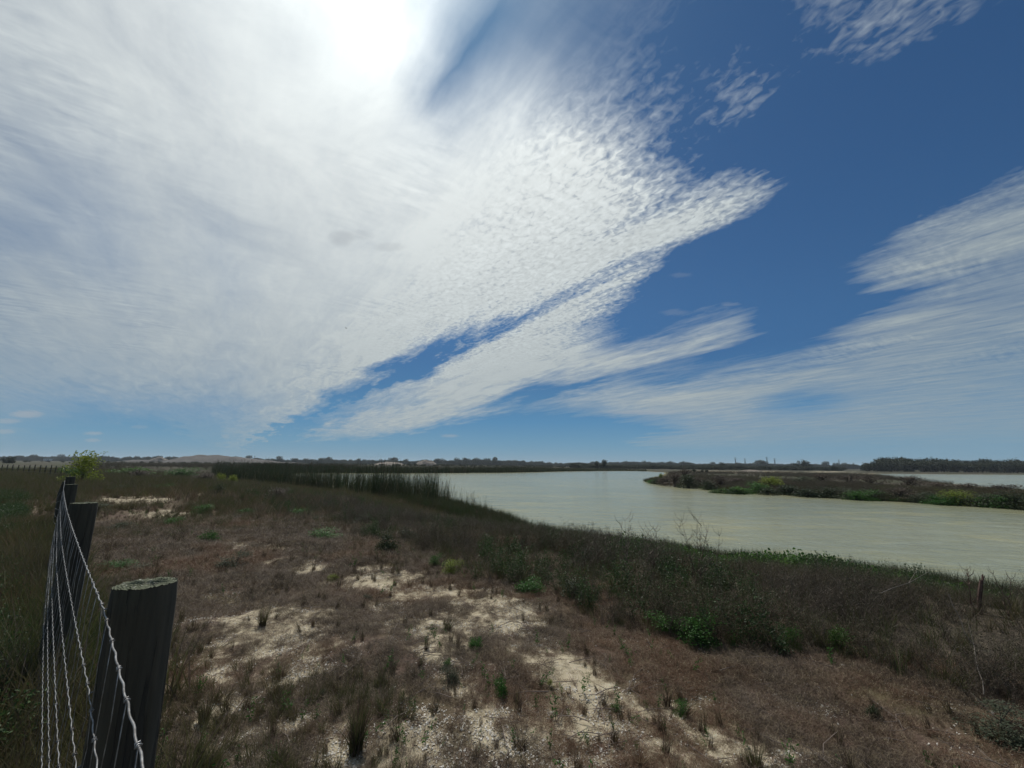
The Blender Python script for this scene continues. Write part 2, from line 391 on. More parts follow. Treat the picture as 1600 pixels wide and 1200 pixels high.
# ------------------------------------------------------------------ materials
def mat(name):
    mt = bpy.data.materials.new(name); mt.use_nodes = True
    t = NT(mt.node_tree); p = t.n['Principled BSDF']
    return mt, t, p
def ground_material():
    mt, t, p = mat('ground_soil')
    pos = t.new('ShaderNodeNewGeometry').outputs['Position']
    at = t.new('ShaderNodeAttribute', attribute_name='sand').outputs['Fac']
    wet = t.new('ShaderNodeAttribute', attribute_name='shore').outputs['Fac']
    n1 = t.noise(pos, 1.2, 8, .65); n2 = t.noise(pos, 14, 8, .7); n3 = t.noise(pos, 90, 5, .7); n0 = t.noise(pos, .06, 5, .6)
    litter = t.mixc(t.mr(n2, .35, .65), (.062, .038, .029), (.145, .098, .074))
    litter = t.mixc(t.mr(n1, .42, .62), litter, (.10, .082, .042))
    litter = t.mixc(t.m('MULTIPLY', t.mr(n3, .52, .62), .5), litter, (.26, .21, .16))
    green = t.mixc(t.mr(n2, .4, .6), (.032, .04, .018), (.062, .066, .032))
    far = t.mr(t.v('LENGTH', pos), 14.0, 60.0)
    litter = t.mixc(far, litter, t.mixc(t.mr(n0, .4, .6), green, (.06, .048, .033)))
    sandc = t.mixc(t.mr(n2, .3, .7), (.30, .25, .165), (.55, .48, .345))
    vor = t.new('ShaderNodeTexVoronoi', feature='F1'); t.l.new(pos, vor.inputs['Vector']); vor.inputs['Scale'].default_value = 70
    flecks = t.m('LESS_THAN', vor.outputs['Distance'], t.mr(n2, .35, .75, .05, .4))
    sandc = t.mixc(flecks, sandc, t.mixc(.35, (.62, .58, .48), vor.outputs['Color'], 'MULTIPLY'))
    at = t.m('MULTIPLY', at, .92)
    k = t.mr(t.m('ADD', at, t.m('ADD', t.m('MULTIPLY', t.m('SUBTRACT', n2, .5), 1.3), t.m('MULTIPLY', t.m('SUBTRACT', n3, .5), .9))), .3, .65)
    fld = t.new('ShaderNodeAttribute', attribute_name='field').outputs['Fac']; thk = t.new('ShaderNodeAttribute', attribute_name='humus').outputs['Fac']
    litter = t.mixc(fld, litter, t.mixc(t.mr(n2, .4, .6), (.028, .034, .016), (.07, .072, .035)))
    litter = t.mixc(thk, litter, t.mixc(t.mr(n2, .4, .6), (.04, .033, .024), (.10, .082, .058)))
    c = t.mixc(k, litter, sandc)
    c = t.mixc(t.m('MULTIPLY', wet, .9), c, (.16, .135, .05))
    t.l.new(c, p.inputs['Base Color']); p.inputs['Roughness'].default_value = .95
    p.inputs['Specular IOR Level'].default_value = .2
    b = t.new('ShaderNodeBump'); b.inputs['Strength'].default_value = .8; b.inputs['Distance'].default_value = .02
    t.l.new(t.m('ADD', n2, t.m('MULTIPLY', n3, .5)), b.inputs['Height']); t.l.new(b.outputs[0], p.inputs['Normal'])
    return mt
def leaf_material(name, c1, c2, c3=None, trans=.25, rough=.6, scale=.7, c4=None):
    """leaf or stalk colour: differs from plant to plant and from leaf to leaf"""
    mt, t, p = mat(name)
    oi = t.new('ShaderNodeObjectInfo').outputs['Random']
    geo = t.new('ShaderNodeNewGeometry')
    isl = geo.outputs['Random Per Island']; pos = geo.outputs['Position']
    n = t.noise(pos, scale, 3, .6)
    c = t.mixc(t.m('ADD', t.m('MULTIPLY', isl, .55), t.m('MULTIPLY', oi, .45)), c1, c2)
    if c3: c = t.mixc(t.mr(t.m('ADD', n, t.m('MULTIPLY', oi, .2)), .5, .72), c, c3)
    if c4: c = t.mixc(t.m('MULTIPLY', t.mr(t.noise(t.v('ADD', pos, (31, 7, 0)), .45, 4, .65), .5, .62), .75), c, c4)
    t.l.new(c, p.inputs['Base Color']); p.inputs['Roughness'].default_value = rough
    p.inputs['Specular IOR Level'].default_value = .25
    if trans:
        tr = t.new('ShaderNodeBsdfTranslucent'); t.l.new(c, tr.inputs['Color'])
        mx = t.new('ShaderNodeMixShader'); mx.inputs[0].default_value = trans
        t.l.new(p.outputs[0], mx.inputs[1]); t.l.new(tr.outputs[0], mx.inputs[2])
        t.l.new(mx.outputs[0], t.n['Material Output'].inputs['Surface'])
    return mt
M = {}
M['ground'] = ground_material()
M['dry'] = leaf_material('dry_stalks', (.07, .05, .038), (.30, .232, .178), (.085, .064, .046), .2, scale=1.7, c4=(.19, .105, .062))
M['clump'] = leaf_material('dry_clump', (.045, .032, .023), (.14, .096, .062), None, .2)
M['straw'] = leaf_material('straw', (.24, .19, .11), (.40, .33, .22), None, .25)
M['dead'] = leaf_material('dead_weed_stem', (.058, .044, .034), (.19, .152, .12), (.11, .07, .048), .1)
M['deadleaf'] = leaf_material('dead_weed_leaf', (.04, .036, .022), (.11, .088, .06), (.05, .07, .025), .25)
M['pale'] = leaf_material('pale_stalk', (.13, .11, .09), (.22, .185, .15), None, .0)
M['olive'] = leaf_material('olive_grass', (.042, .06, .02), (.115, .135, .042), (.12, .10, .048), .3, scale=.35)
M['reed'] = leaf_material('reed_blade', (.022, .042, .014), (.062, .085, .03), (.06, .06, .03), .2, .45)
M['reedhead'] = leaf_material('reed_head', (.06, .035, .02), (.09, .055, .03), None, 0)
M['shoregrass'] = leaf_material('shore_grass', (.03, .05, .018), (.075, .10, .035), (.07, .07, .035), .3, .45)
M['vine'] = leaf_material('vine_leaf', (.055, .13, .02), (.12, .24, .04), (.04, .08, .025), .4, .5)
M['green'] = leaf_material('green_leaf', (.03, .095, .02), (.08, .19, .035), None, .4, .5)
M['leafy'] = leaf_material('leafy_weed', (.025, .05, .018), (.07, .12, .035), None, .3, .5)
M['yellowgreen'] = leaf_material('yellow_green_leaf', (.14, .19, .03), (.26, .30, .05), None, .4, .5)
M['darkgreen'] = leaf_material('dark_leaf', (.025, .04, .018), (.055, .075, .03), None, .3, .5)
M['greygreen'] = leaf_material('grey_green_leaf', (.06, .075, .045), (.11, .125, .075), None, .3, .6)
M['brownbush'] = leaf_material('brown_bush_leaf', (.07, .055, .04), (.13, .10, .075), None, .2, .6)
M['bark'] = leaf_material('bark', (.07, .06, .05), (.12, .10, .085), None, 0, .9)
M['tree'] = leaf_material('tree_leaf', (.02, .03, .016), (.05, .062, .028), None, .2, .6)
M['shell'] = leaf_material('shell', (.55, .52, .46), (.78, .75, .68), (.5, .46, .38), 0, .45, 20)
M['twig'] = leaf_material('twig', (.09, .07, .06), (.22, .18, .15), None, 0, .8)

def water_material():
    mt, t, p = mat('milky_water')
    pos = t.new('ShaderNodeNewGeometry').outputs['Position']
    mp = t.new('ShaderNodeMapping'); t.l.new(pos, mp.inputs[0]); mp.inputs['Rotation'].default_value = (0, 0, R(-12)); mp.inputs['Scale'].default_value = (.55, 1, 1)
    v = mp.outputs[0]
    big = t.noise(v, .05, 4, .55); mid = t.noise(v, .35, 5, .6, .4)
    c = t.mixc(t.mr(big, .35, .65), (.235, .245, .155), (.30, .297, .18))
    c = t.mixc(t.m('MULTIPLY', t.mr(mid, .52, .7), .7), c, (.38, .345, .16))
    wind = t.new('ShaderNodeMapping'); t.l.new(pos, wind.inputs[0]); wind.inputs['Rotation'].default_value = (0, 0, R(-8)); wind.inputs['Scale'].default_value = (.02, .16, 1)
    c = t.mixc(t.m('MULTIPLY', t.mr(t.noise(wind.outputs[0], 1.0, 5, .6), .45, .65), .45), c, (.225, .24, .175))
    t.l.new(c, p.inputs['Base Color']); p.inputs['Roughness'].default_value = .14; p.inputs['IOR'].default_value = 1.33
    p.inputs['Specular IOR Level'].default_value = .28
    w1 = t.noise(v, 1.1, 6, .62, .5); w2 = t.noise(v, .28, 4, .5, .3); w3 = t.noise(v, 5.0, 4, .6, .3)
    h = t.m('ADD', t.m('ADD', t.m('MULTIPLY', w1, .5), t.m('MULTIPLY', w2, .9)), t.m('MULTIPLY', w3, .08))
    b = t.new('ShaderNodeBump'); b.inputs['Strength'].default_value = 1.0; b.inputs['Distance'].default_value = .34
    t.l.new(h, b.inputs['Height']); t.l.new(b.outputs[0], p.inputs['Normal'])
    return mt
M['water'] = water_material()

# ------------------------------------------------------------------ ground and water
THLINE = np.array([(-400, 752), (0, 750), (330, 772), (440, 805), (560, 842), (640, 862), (700, 893), (780, 903), (850, 915), (900, 952), (1000, 980), (1100, 1015), (1250, 1035), (1400, 1080), (1600, 1125), (2200, 1300), (4000, 1700)], float)
def build_ground():
    a_front = np.radians(np.arange(-72, 72, .25)); a_back = np.radians(np.arange(72, 288, 1.5))
    ang = np.concatenate([a_front, a_back]); na = len(ang)
    rad = [.12]
    while rad[-1] < 4200: rad.append(rad[-1] * (1.022 if rad[-1] < 700 else 1.1) + .004)
    rad = np.array(rad); nr = len(rad)
    RA, AN = np.meshgrid(rad, ang, indexing='ij')
    x = (RA * np.sin(AN)).ravel(); y = (RA * np.cos(AN)).ravel()
    z = ground_z(x, y)
    x = np.append(x, 0); y = np.append(y, 0); z = np.append(z, gz(0, 0))
    V = np.stack([x, y, z], -1)
    i = np.arange(nr - 1)[:, None]; j = np.arange(na)[None, :]; j2 = (j + 1) % na
    q = np.stack([i * na + j, (i + 1) * na + j, (i + 1) * na + j2, i * na + j2], -1).reshape(-1, 4)
    me = bpy.data.meshes.new('ground')
    tri = np.stack([np.full(na, nr * na), np.arange(na), (np.arange(na) + 1) % na], -1)
    nv = len(V); me.vertices.add(nv); me.vertices.foreach_set('co', V.ravel())
    loops = np.concatenate([q.ravel(), tri.ravel()]); me.loops.add(len(loops)); me.loops.foreach_set('vertex_index', loops)
    st = np.concatenate([np.arange(len(q)) * 4, len(q) * 4 + np.arange(len(tri)) * 3])
    me.polygons.add(len(st)); me.polygons.foreach_set('loop_start', st)
    me.update(calc_edges=True); me.validate()
    me.polygons.foreach_set('use_smooth', [True] * len(me.polygons))
    at = me.attributes.new('sand', 'FLOAT', 'POINT'); at.data.foreach_set('value', sand_mask(x, y, z))
    s = water_sd(x, y)
    sh = np.exp(-((s - .15 * np.clip(np.hypot(x, y) / 20, .5, 3)) / (.35 * np.clip(np.hypot(x, y) / 15, .6, 4))) ** 2) * (np.hypot(x, y) > 25)
    at = me.attributes.new('shore', 'FLOAT', 'POINT'); at.data.foreach_set('value', sh)
    u, v, d = project(V); r = np.hypot(x, y)
    fldv = smooth((-x + .25 - y * 1.13) / .7) * (r < 200)
    at = me.attributes.new('field', 'FLOAT', 'POINT'); at.data.foreach_set('value', fldv)
    th = np.interp(u, THLINE[:, 0], THLINE[:, 1]) - v
    hm = smooth((th + 5) / 30) * (d > .1) * (r < 60) * (s > -1) * (x > -.9 * y + .3)
    at = me.attributes.new('humus', 'FLOAT', 'POINT'); at.data.foreach_set('value', hm * .9)
    me.materials.append(M['ground'])
    o = bpy.data.objects.new('ground', me); COL.objects.link(o); tag(o, kind='structure')
build_ground()
mb = MB()
c1 = LAKE1.mean(0)
mb.add([(-700, -60, WZ), (900, -60, WZ), (900, 900, WZ), (-700, 900, WZ)], [(0, 1, 2, 3)])
# a single water sheet; the land rises through it everywhere outside the two basins
tag(mb.build('water', M['water']), kind='structure')

# ------------------------------------------------------------------ plant shapes used by the ground cover
def curved(h, lean, n=3, a=None, x=0, y=0, droop=1.6):
    a = random.uniform(0, 6.283) if a is None else a
    return [(x + math.cos(a) * lean * (i / n) ** droop, y + math.sin(a) * lean * (i / n) ** droop, h * (i / n) ** (1 / 1.08)) for i in range(n + 1)]
def proto(make, name, mats, n):
    col = bpy.data.collections.new(name)
    for i in range(n):
        mbx = MB(); make(mbx)
        o = bpy.data.objects.new('%s_%02d' % (name, i), mbx.mesh(name, mats)); col.objects.link(o)
    return col
def mk_mat(b):
    for _ in range(26):
        r = .09 * math.sqrt(random.random()); a = random.uniform(0, 6.28); x, y = r * math.cos(a), r * math.sin(a)
        L = random.uniform(.05, .14); d = random.uniform(0, 6.28); z0 = random.uniform(-.005, .02)
        b.ribbon([(x, y, z0), (x + math.cos(d) * L * .5, y + math.sin(d) * L * .5, z0 + random.uniform(.01, .05)), (x + math.cos(d + .5) * L, y + math.sin(d + .5) * L, z0 + random.uniform(0, .06))], .0035, .0012, 0 if random.random() < .7 else 1)
    for _ in range(22):
        r = .09 * math.sqrt(random.random()); a = random.uniform(0, 6.28)
        b.leaf((r * math.cos(a), r * math.sin(a), random.uniform(.0, .045)), random.uniform(.006, .016), 0 if random.random() < .75 else 1, .6)
def mk_dry(b):
    for _ in range(30):
        r = .05 * random.random(); a = random.uniform(0, 6.28)
        b.ribbon(curved(random.uniform(.06, .2), random.uniform(.02, .12), 3, None, r * math.cos(a), r * math.sin(a)), .0035, 0, 0 if random.random() < .7 else 1)
def mk_olive(b):
    for _ in range(34):
        r = .05 * random.random(); a = random.uniform(0, 6.28)
        b.ribbon(curved(random.uniform(.08, .24), random.uniform(.03, .14), 3, None, r * math.cos(a), r * math.sin(a)), .004, 0, 0 if random.random() < .75 else 1)
def mk_forb(b):
    for _ in range(random.randint(1, 3)):
        p = curved(random.uniform(.05, .16), random.uniform(0, .06), 4)
        b.tube(p, .0012, 3, 0)
        for q in p[1:]:
            for _k in range(4): b.leaf(Vector(q) + Vector((random.gauss(0, .012), random.gauss(0, .012), random.gauss(0, .008))), random.uniform(.014, .032), 0, .4)
def mk_thicket(b):
    for _ in range(9):
        r = .18 * math.sqrt(random.random()); a = random.uniform(0, 6.28); x0, y0 = r * math.cos(a), r * math.sin(a)
        h = random.uniform(.4, .95); st = curved(h, random.uniform(.05, .5), 5, None, x0, y0)
        mi = 0 if random.random() < .93 else 2
        b.tube(st, [.0042, .0038, .003, .0024, .0018, .001], 3, mi)
        for i in range(1, 6):
            for _k in range(3):
                q = Vector(st[i]); d = random.uniform(0, 6.28); L = random.uniform(.06, .2)
                e = q + Vector((math.cos(d) * L, math.sin(d) * L, random.uniform(.02, .16)))
                mdl = (q + e) / 2 + Vector((0, 0, random.uniform(-.02, .02)))
                b.ribbon([q, mdl, e], .003, .001, mi)
                for _l in range(3):
                    b.leaf(q.lerp(e, random.random()) + Vector((random.gauss(0, .015), random.gauss(0, .015), random.gauss(0, .015))), random.uniform(.012, .034), 1, .45)
def mk_reed(b):
    for _ in range(13):
        r = .22 * math.sqrt(random.random()); a = random.uniform(0, 6.28)
        h = random.uniform(1.5, 2.75)
        b.ribbon(curved(h, random.uniform(.05, .75), 5, None, r * math.cos(a), r * math.sin(a), 2.4), .026, 0, 0 if random.random() < .95 else 2)
    if random.random() < .6:
        h = random.uniform(1.9, 2.6); s = curved(h, .1, 4); b.tube(s, .004, 3, 0)
        t = Vector(s[-1]); b.tube([t - Vector((0, 0, .25)), t - Vector((0, 0, .04))], .013, 5, 1)
def mk_shoregrass(b):
    for _ in range(26):
        r = .16 * math.sqrt(random.random()); a = random.uniform(0, 6.28)
        b.ribbon(curved(random.uniform(.22, .62), random.uniform(.03, .3), 4, None, r * math.cos(a), r * math.sin(a), 2), .015, 0, 0)
def mk_vine(b):
    for _ in range(120):
        r = .26 * math.sqrt(random.random()); a = random.uniform(0, 6.28)
        b.leaf((r * math.cos(a), r * math.sin(a), random.uniform(.05, .3) * (1 - r * 1.5)), random.uniform(.022, .05), 0, .65)
def mk_shell(b):
    n = random.randint(5, 7); r = 1.0; vs = [(0, 0, .28)]
    for i in range(n):
        a = 6.283 * i / n; rr = r * random.uniform(.55, 1.0); vs.append((rr * math.cos(a), rr * math.sin(a) * .75, 0))
    b.add(vs, [(0, 1 + i, 1 + (i + 1) % n) for i in range(n)])
def mk_twig(b):
    L = random.uniform(.12, .4); p = [(-L / 2, 0, .01), (-L / 6, random.uniform(-.02, .02), .018), (L / 6, random.uniform(-.03, .03), .014), (L / 2, random.uniform(-.05, .05), .02)]
    b.tube(p, [.003, .0026, .002, .001], 4, 0)
    q = Vector(p[1]); b.tube([q, q + Vector((L * .2, random.choice((-1, 1)) * L * .2, .02))], [.002, .0008], 3, 0)
def mk_tree(b, H=10.0, n=1000):
    b.tube([(0, 0, 0), (.1, 0, H * .3), (0, .1, H * .7)], [.28, .2, .08], 6, 1)
    lobes = []
    for _ in range(9):
        a = random.uniform(0, 6.28); r = random.uniform(.0, .26) * H; zc = random.uniform(.38, .82) * H
        lobes.append((Vector((r * math.cos(a), r * math.sin(a), zc)), random.uniform(.13, .22) * H))
        b.tube([(0, 0, H * .3), lobes[-1][0]], [.1, .03], 4, 1)
    for c, r in lobes:
        for _ in range(n // 9):
            d = Vector((random.gauss(0, 1), random.gauss(0, 1), random.gauss(0, .75))).normalized() * r * random.uniform(.45, 1.05)
            b.leaf(c + d, random.uniform(.3, .75), 0, .75)
P_mat = proto(mk_mat, 'dry_mat', [M['dry'], M['straw']], 5)
P_dry = proto(mk_dry, 'dry_tuft', [M['dry'], M['straw']], 4)
P_olive = proto(mk_olive, 'olive_tuft', [M['olive'], M['dry']], 4)
P_forb = proto(mk_forb, 'forb', [M['green']], 4)
P_thick = proto(mk_thicket, 'dead_weed', [M['dead'], M['deadleaf'], M['pale']], 6)
def mk_leafy(b):
    for _ in range(7):
        r = .15 * math.sqrt(random.random()); a = random.uniform(0, 6.28)
        p = curved(random.uniform(.25, .6), random.uniform(.05, .3), 5, None, r * math.cos(a), r * math.sin(a)); b.tube(p, .0025, 3, 0)
        for q in p[1:]:
            for _k in range(9): b.leaf(Vector(q) + Vector((random.gauss(0, .045), random.gauss(0, .045), random.gauss(0, .035))), random.uniform(.02, .055), 0, .5)
P_leafy = proto(mk_leafy, 'leafy', [M['leafy']], 4)
def mk_clump(b):
    for _ in range(48):
        r = .028 * math.sqrt(random.random()); a = random.uniform(0, 6.28)
        b.ribbon(curved(random.uniform(.07, .21), random.uniform(.01, .09), 3, None, r * math.cos(a), r * math.sin(a), 2), .0034, 0, 0 if random.random() < .8 else 1)
P_clump = proto(mk_clump, 'clump', [M['clump'], M['olive']], 5)
P_reed = proto(mk_reed, 'reed', [M['reed'], M['reedhead'], M['straw']], 5)
P_shoreg = proto(mk_shoregrass, 'shore_grass', [M['shoregrass']], 4)
P_vine = proto(mk_vine, 'vine', [M['vine']], 4)
P_vineg = bpy.data.collections.new('fringe_mix')
for c_ in (P_shoreg, P_vine):
    for o_ in c_.objects: P_vineg.objects.link(o_)
P_shell = proto(mk_shell, 'shell', [M['shell']], 5)
P_twig = proto(mk_twig, 'twig', [M['twig']], 5)
P_tree = proto(mk_tree, 'tree', [M['tree'], M['bark']], 5)

def scatter(name, x, y, scale, col, nvar, zoff=0.0, tilt=.15, flat=False, z=None, zs=None):
    n = len(x)
    if n == 0: return
    z = ground_z(x, y) if z is None else z
    me = bpy.data.meshes.new(name); me.vertices.add(n)
    me.vertices.foreach_set('co', np.stack([x, y, z + zoff], -1).ravel())
    rot = np.stack([RNG.normal(0, tilt, n), RNG.normal(0, tilt, n), RNG.uniform(0, 6.283, n)], -1)
    sc = np.stack([scale, scale, scale if zs is None else zs], -1)
    for nm, ty, arr in (('rot', 'FLOAT_VECTOR', rot), ('scl', 'FLOAT_VECTOR', sc)):
        at = me.attributes.new(nm, ty, 'POINT'); at.data.foreach_set('vector', arr.ravel())
    at = me.attributes.new('var', 'INT', 'POINT'); at.data.foreach_set('value', RNG.integers(0, nvar, n))
    o = bpy.data.objects.new(name, me); COL.objects.link(o)
    ng = bpy.data.node_groups.new(name, 'GeometryNodeTree')
    ng.interface.new_socket('Geometry', in_out='INPUT', socket_type='NodeSocketGeometry')
    ng.interface.new_socket('Geometry', in_out='OUTPUT', socket_type='NodeSocketGeometry')
    N = ng.nodes; L = ng.links
    gi = N.new('NodeGroupInput'); go = N.new('NodeGroupOutput')
    ci = N.new('GeometryNodeCollectionInfo'); ci.inputs['Collection'].default_value = col
    ci.inputs['Separate Children'].default_value = True; ci.inputs['Reset Children'].default_value = True
    mp = N.new('GeometryNodeMeshToPoints')
    ip = N.new('GeometryNodeInstanceOnPoints'); ip.inputs['Pick Instance'].default_value = True
    def attr(nm, ty):
        a = N.new('GeometryNodeInputNamedAttribute'); a.data_type = ty; a.inputs['Name'].default_value = nm
        return [s for s in a.outputs if s.name == 'Attribute' and s.enabled][0]
    L.new(gi.outputs[0], mp.inputs['Mesh']); L.new(mp.outputs[0], ip.inputs['Points']); L.new(ci.outputs[0], ip.inputs['Instance'])
    L.new(attr('rot', 'FLOAT_VECTOR'), ip.inputs['Rotation']); L.new(attr('scl', 'FLOAT_VECTOR'), ip.inputs['Scale']); L.new(attr('var', 'INT'), ip.inputs['Instance Index'])
    L.new(ip.outputs[0], go.inputs[0])
    md = o.modifiers.new('scatter', 'NODES'); md.node_group = ng
    return o
def sample(n, rmin, rmax, amin=-62, amax=62, power=1.0):
    """points in a fan before the viewer; power<1 crowds them near"""
    u = RNG.random(n); r = (rmin ** power + u * (rmax ** power - rmin ** power)) ** (1 / power)
    a = np.radians(RNG.uniform(amin, amax, n))
    return r * np.sin(a), r * np.cos(a)

def cover(x, y):
    """which plants stand where: distances, sand, thicket edge in the ground's own shape"""
    z = ground_z(x, y); u, v, d = project(np.stack([x, y, z], -1))
    s = water_sd(x, y); sa = sand_mask(x, y, z); r = np.hypot(x, y)
    th = np.interp(u, THLINE[:, 0], THLINE[:, 1]) - v + (fbm(x * .8 + 3, y * .8, 3) - .5) * 60 * np.clip(8 / np.maximum(r, 4), .2, 1.2)
    th = np.where(d > .1, th, -100)
    return z, s, sa, r, th, u, v

# matted dry litter and low dry grass over the near ground
x, y = sample(230000, 1.0, 16, -62, 62, 1.15); z, s, sa, r, th, u, v = cover(x, y)
k = (s > .8) & (th < 60) & (RNG.random(len(x)) < np.clip(.83 - sa * 1.05 + (fbm(x * 2.2, y * 2.2, 5) - .5) * 2.6 + (fbm(x * 9, y * 9, 2) - .5) * 1.2, .07, 1)) & ((-x + .1 - y * 1.13) < 0)
x, y, z = x[k], y[k], z[k]
tag(scatter('dry_litter', x, y, RNG.uniform(.4, 1.1, len(x)) * np.clip(r[k] / 7, .65, 1.7) * (1 - .4 * sa[k]), P_mat, 5, 0, .2, z=z), kind='stuff', label='matted brown dead grass and litter over the sandy ground', cat='ground cover')
x, y = sample(60000, 1.0, 45, -62, 62, 1.0); z, s, sa, r, th, u, v = cover(x, y)
k = (s > .8) & (th < 40) & (RNG.random(len(x)) < np.clip(.62 - sa * .75 + (fbm(x * .9 + 8, y * .9, 3) - .5) * 1.8, .02, 1)) & ((-x + .1 - y * 1.13) < 0)
x, y, z, r = x[k], y[k], z[k], r[k]
tag(scatter('dry_grass', x, y, RNG.uniform(.3, .8, len(x)) * np.clip(r / 10, .7, 2.2), P_dry, 4, 0, .25, z=z), kind='stuff', label='short dry brown grass tufts between sand patches', cat='grass')
# olive grass: the field outside the fence and patches inside
x, y = sample(120000, 1.0, 110, -64, 30, .9); z, s, sa, r, th, u, v = cover(x, y)
fl = smooth((-x + .25 - y * 1.13) / .7)   # outside the fence line
pn = fbm(x * .35 + 20, y * .35, 3)
k = (s > .8) & (RNG.random(len(x)) < np.clip(.6 * fl + .8 * smooth((r - 14) / 20) + smooth((pn - .53) / .08) * .9 - sa, .0, 1))
x, y, z, r = x[k], y[k], z[k], r[k]
tag(scatter('olive_grass', x, y, RNG.uniform(.5, 1.2, len(x)) * np.clip(r / 12, .7, 3.0) * (1 + .35 * fl[k] * (r < 14) * (.5 + fbm(x * 1.2, y * 1.2, 3))), P_olive, 4, 0, .25, z=z), kind='stuff', label='olive green rough grass of the field and the fence side', cat='grass')
n = 2600; q = RNG.uniform(.6, 14, n) ** 1.0; off = RNG.normal(.12, .2, n)
x = -.17 - q * .755 + off * .656; y = .35 + q * .656 + off * .755
k = RNG.random(n) < .8
tag(scatter('fence_line_grass', x[k], y[k], RNG.uniform(1.0, 2.4, k.sum()) * np.clip(q[k] / 3, .6, 1.15), P_olive, 4, 0, .2), kind='stuff', label='long unmown olive grass along the foot of the wire fence', cat='grass')
x, y = sample(2600, 1.2, 20, -60, 62, 1.2); z, s, sa, r, th, u, v = cover(x, y)
k = (s > 2) & (th < 30) & ((-x + .1 - y * 1.13) < 0) & (fbm(x * 1.1 + 31, y * 1.1, 3) > .42)
tag(scatter('dark_clumps', x[k], y[k], RNG.uniform(.4, 1.15, k.sum()) * np.clip(r[k] / 7, .8, 1.5), P_clump, 5, 0, .2, z=z[k]), kind='stuff', label='small dark reddish brown grass clumps dotted over the litter', cat='grass')
# small green forbs
x, y = sample(2600, 1.1, 22, -60, 55, 1.0); z, s, sa, r, th, u, v = cover(x, y)
k = (s > 1) & (th < 30) & (fbm(x * .6 + 70, y * .6, 3) > .47)
tag(scatter('green_seedlings', x[k], y[k], RNG.uniform(.2, .95, k.sum()), P_forb, 4, 0, .2, z=z[k]), kind='stuff', label='tiny green seedlings scattered over the dry ground', cat='weeds')
x, y = sample(70000, 1.0, 10, -60, 60, 1.1); z, s, sa, r, th, u, v = cover(x, y)
k = (s > 2) & (th < 20) & ((-x + .1 - y * 1.13) < 0) & (fbm(x * 4 + 9, y * 4, 3) > .50)
tag(scatter('fine_debris', x[k], y[k], RNG.uniform(.18, .5, k.sum()), P_mat, 5, 0, .3, z=z[k]), kind='stuff', label='fine bits of dead grass lying on the bare sand', cat='ground cover')
# low leafy growth in the field
x, y = sample(22000, 1.2, 30, -62, -44, .9); z, s, sa, r, th, u, v = cover(x, y)
k = ((-x + .2 - y * 1.13) > .15) & (fbm(x * .9 + 61, y * .9, 3) > .44)
tag(scatter('field_weeds', x[k], y[k], RNG.uniform(.3, .75, k.sum()), P_leafy, 4, -.03, .2, z=z[k]), kind='stuff', label='low dark green weeds in the field beyond the fence', cat='weeds')
# shells and twigs
x, y = sample(480000, 1.0, 13, -60, 58, 1.0); z, s, sa, r, th, u, v = cover(x, y)
k = (s > 2) & (th < 0) & (RNG.random(len(x)) < np.clip(sa * 1.1 + .16, 0, 1) * smooth((fbm(x * 3 + 50, y * 3, 4) - .42) / .2))
n = k.sum(); sc = np.minimum(RNG.gamma(1.4, .0034, n) + .002, .012)
tag(scatter('shell_fragments', x[k], y[k], sc, P_shell, 5, .004, .5, z=z[k]), kind='stuff', label='white broken shell fragments strewn over the sand', cat='shells')
x, y = sample(1500, 1.1, 9, -60, 58, 1.0); z, s, sa, r, th, u, v = cover(x, y); k = (s > 2) & (th < 20)
tag(scatter('twigs', x[k], y[k], RNG.uniform(.4, 1.2, k.sum()), P_twig, 5, .004, .08, z=z[k]), kind='stuff', label='dry grey twigs lying on the sandy ground', cat='twigs')
# thicket of dead weeds down the bank
x, y = sample(80000, 2.0, 48, -56, 66, 1.15); z, s, sa, r, th, u, v = cover(x, y)
edge = np.clip(.35 + th / 40, 0, 1)
k = (s > 1.1) & (th > -8) & (x > -.9 * y + .3) & (RNG.random(len(x)) < edge * np.clip(.5 + (fbm(x * .7, y * .7 + 30, 3) - .5) * 2.2, .12, 1)) & ~((r > 25) & (RNG.random(len(x)) < .4)) & ~((s < 3.0) & (r < 24) & (RNG.random(len(x)) < .92)) & ~((s < 4.2 + 3.2 * (fbm(x * .6 + 5, y * .6, 2) - .3)) & (r < 24) & (u > 1080) & (u < 1560) & (RNG.random(len(x)) < .85))
xx, yy, zz, rr, ee = x[k], y[k], z[k], r[k], edge[k]
tag(scatter('dead_weed_thicket', xx, yy, RNG.uniform(.34, .62, k.sum()) * (.55 + .4 * ee) * np.where(s[k] < 2.6, .7, 1) * np.clip(.35 + 1.3 * fbm(xx * .9, yy * .9 + 60, 3), .5, 1.25) * np.where(rr > 14, .8, .9) * np.where((u[k] > 1060) & (u[k] < 1600) & (s[k] < 8.5), .62, 1), P_thick, 6, -.03, .25, z=zz), kind='stuff', label='grey brown thicket of dead weeds on the bank', cat='undergrowth')
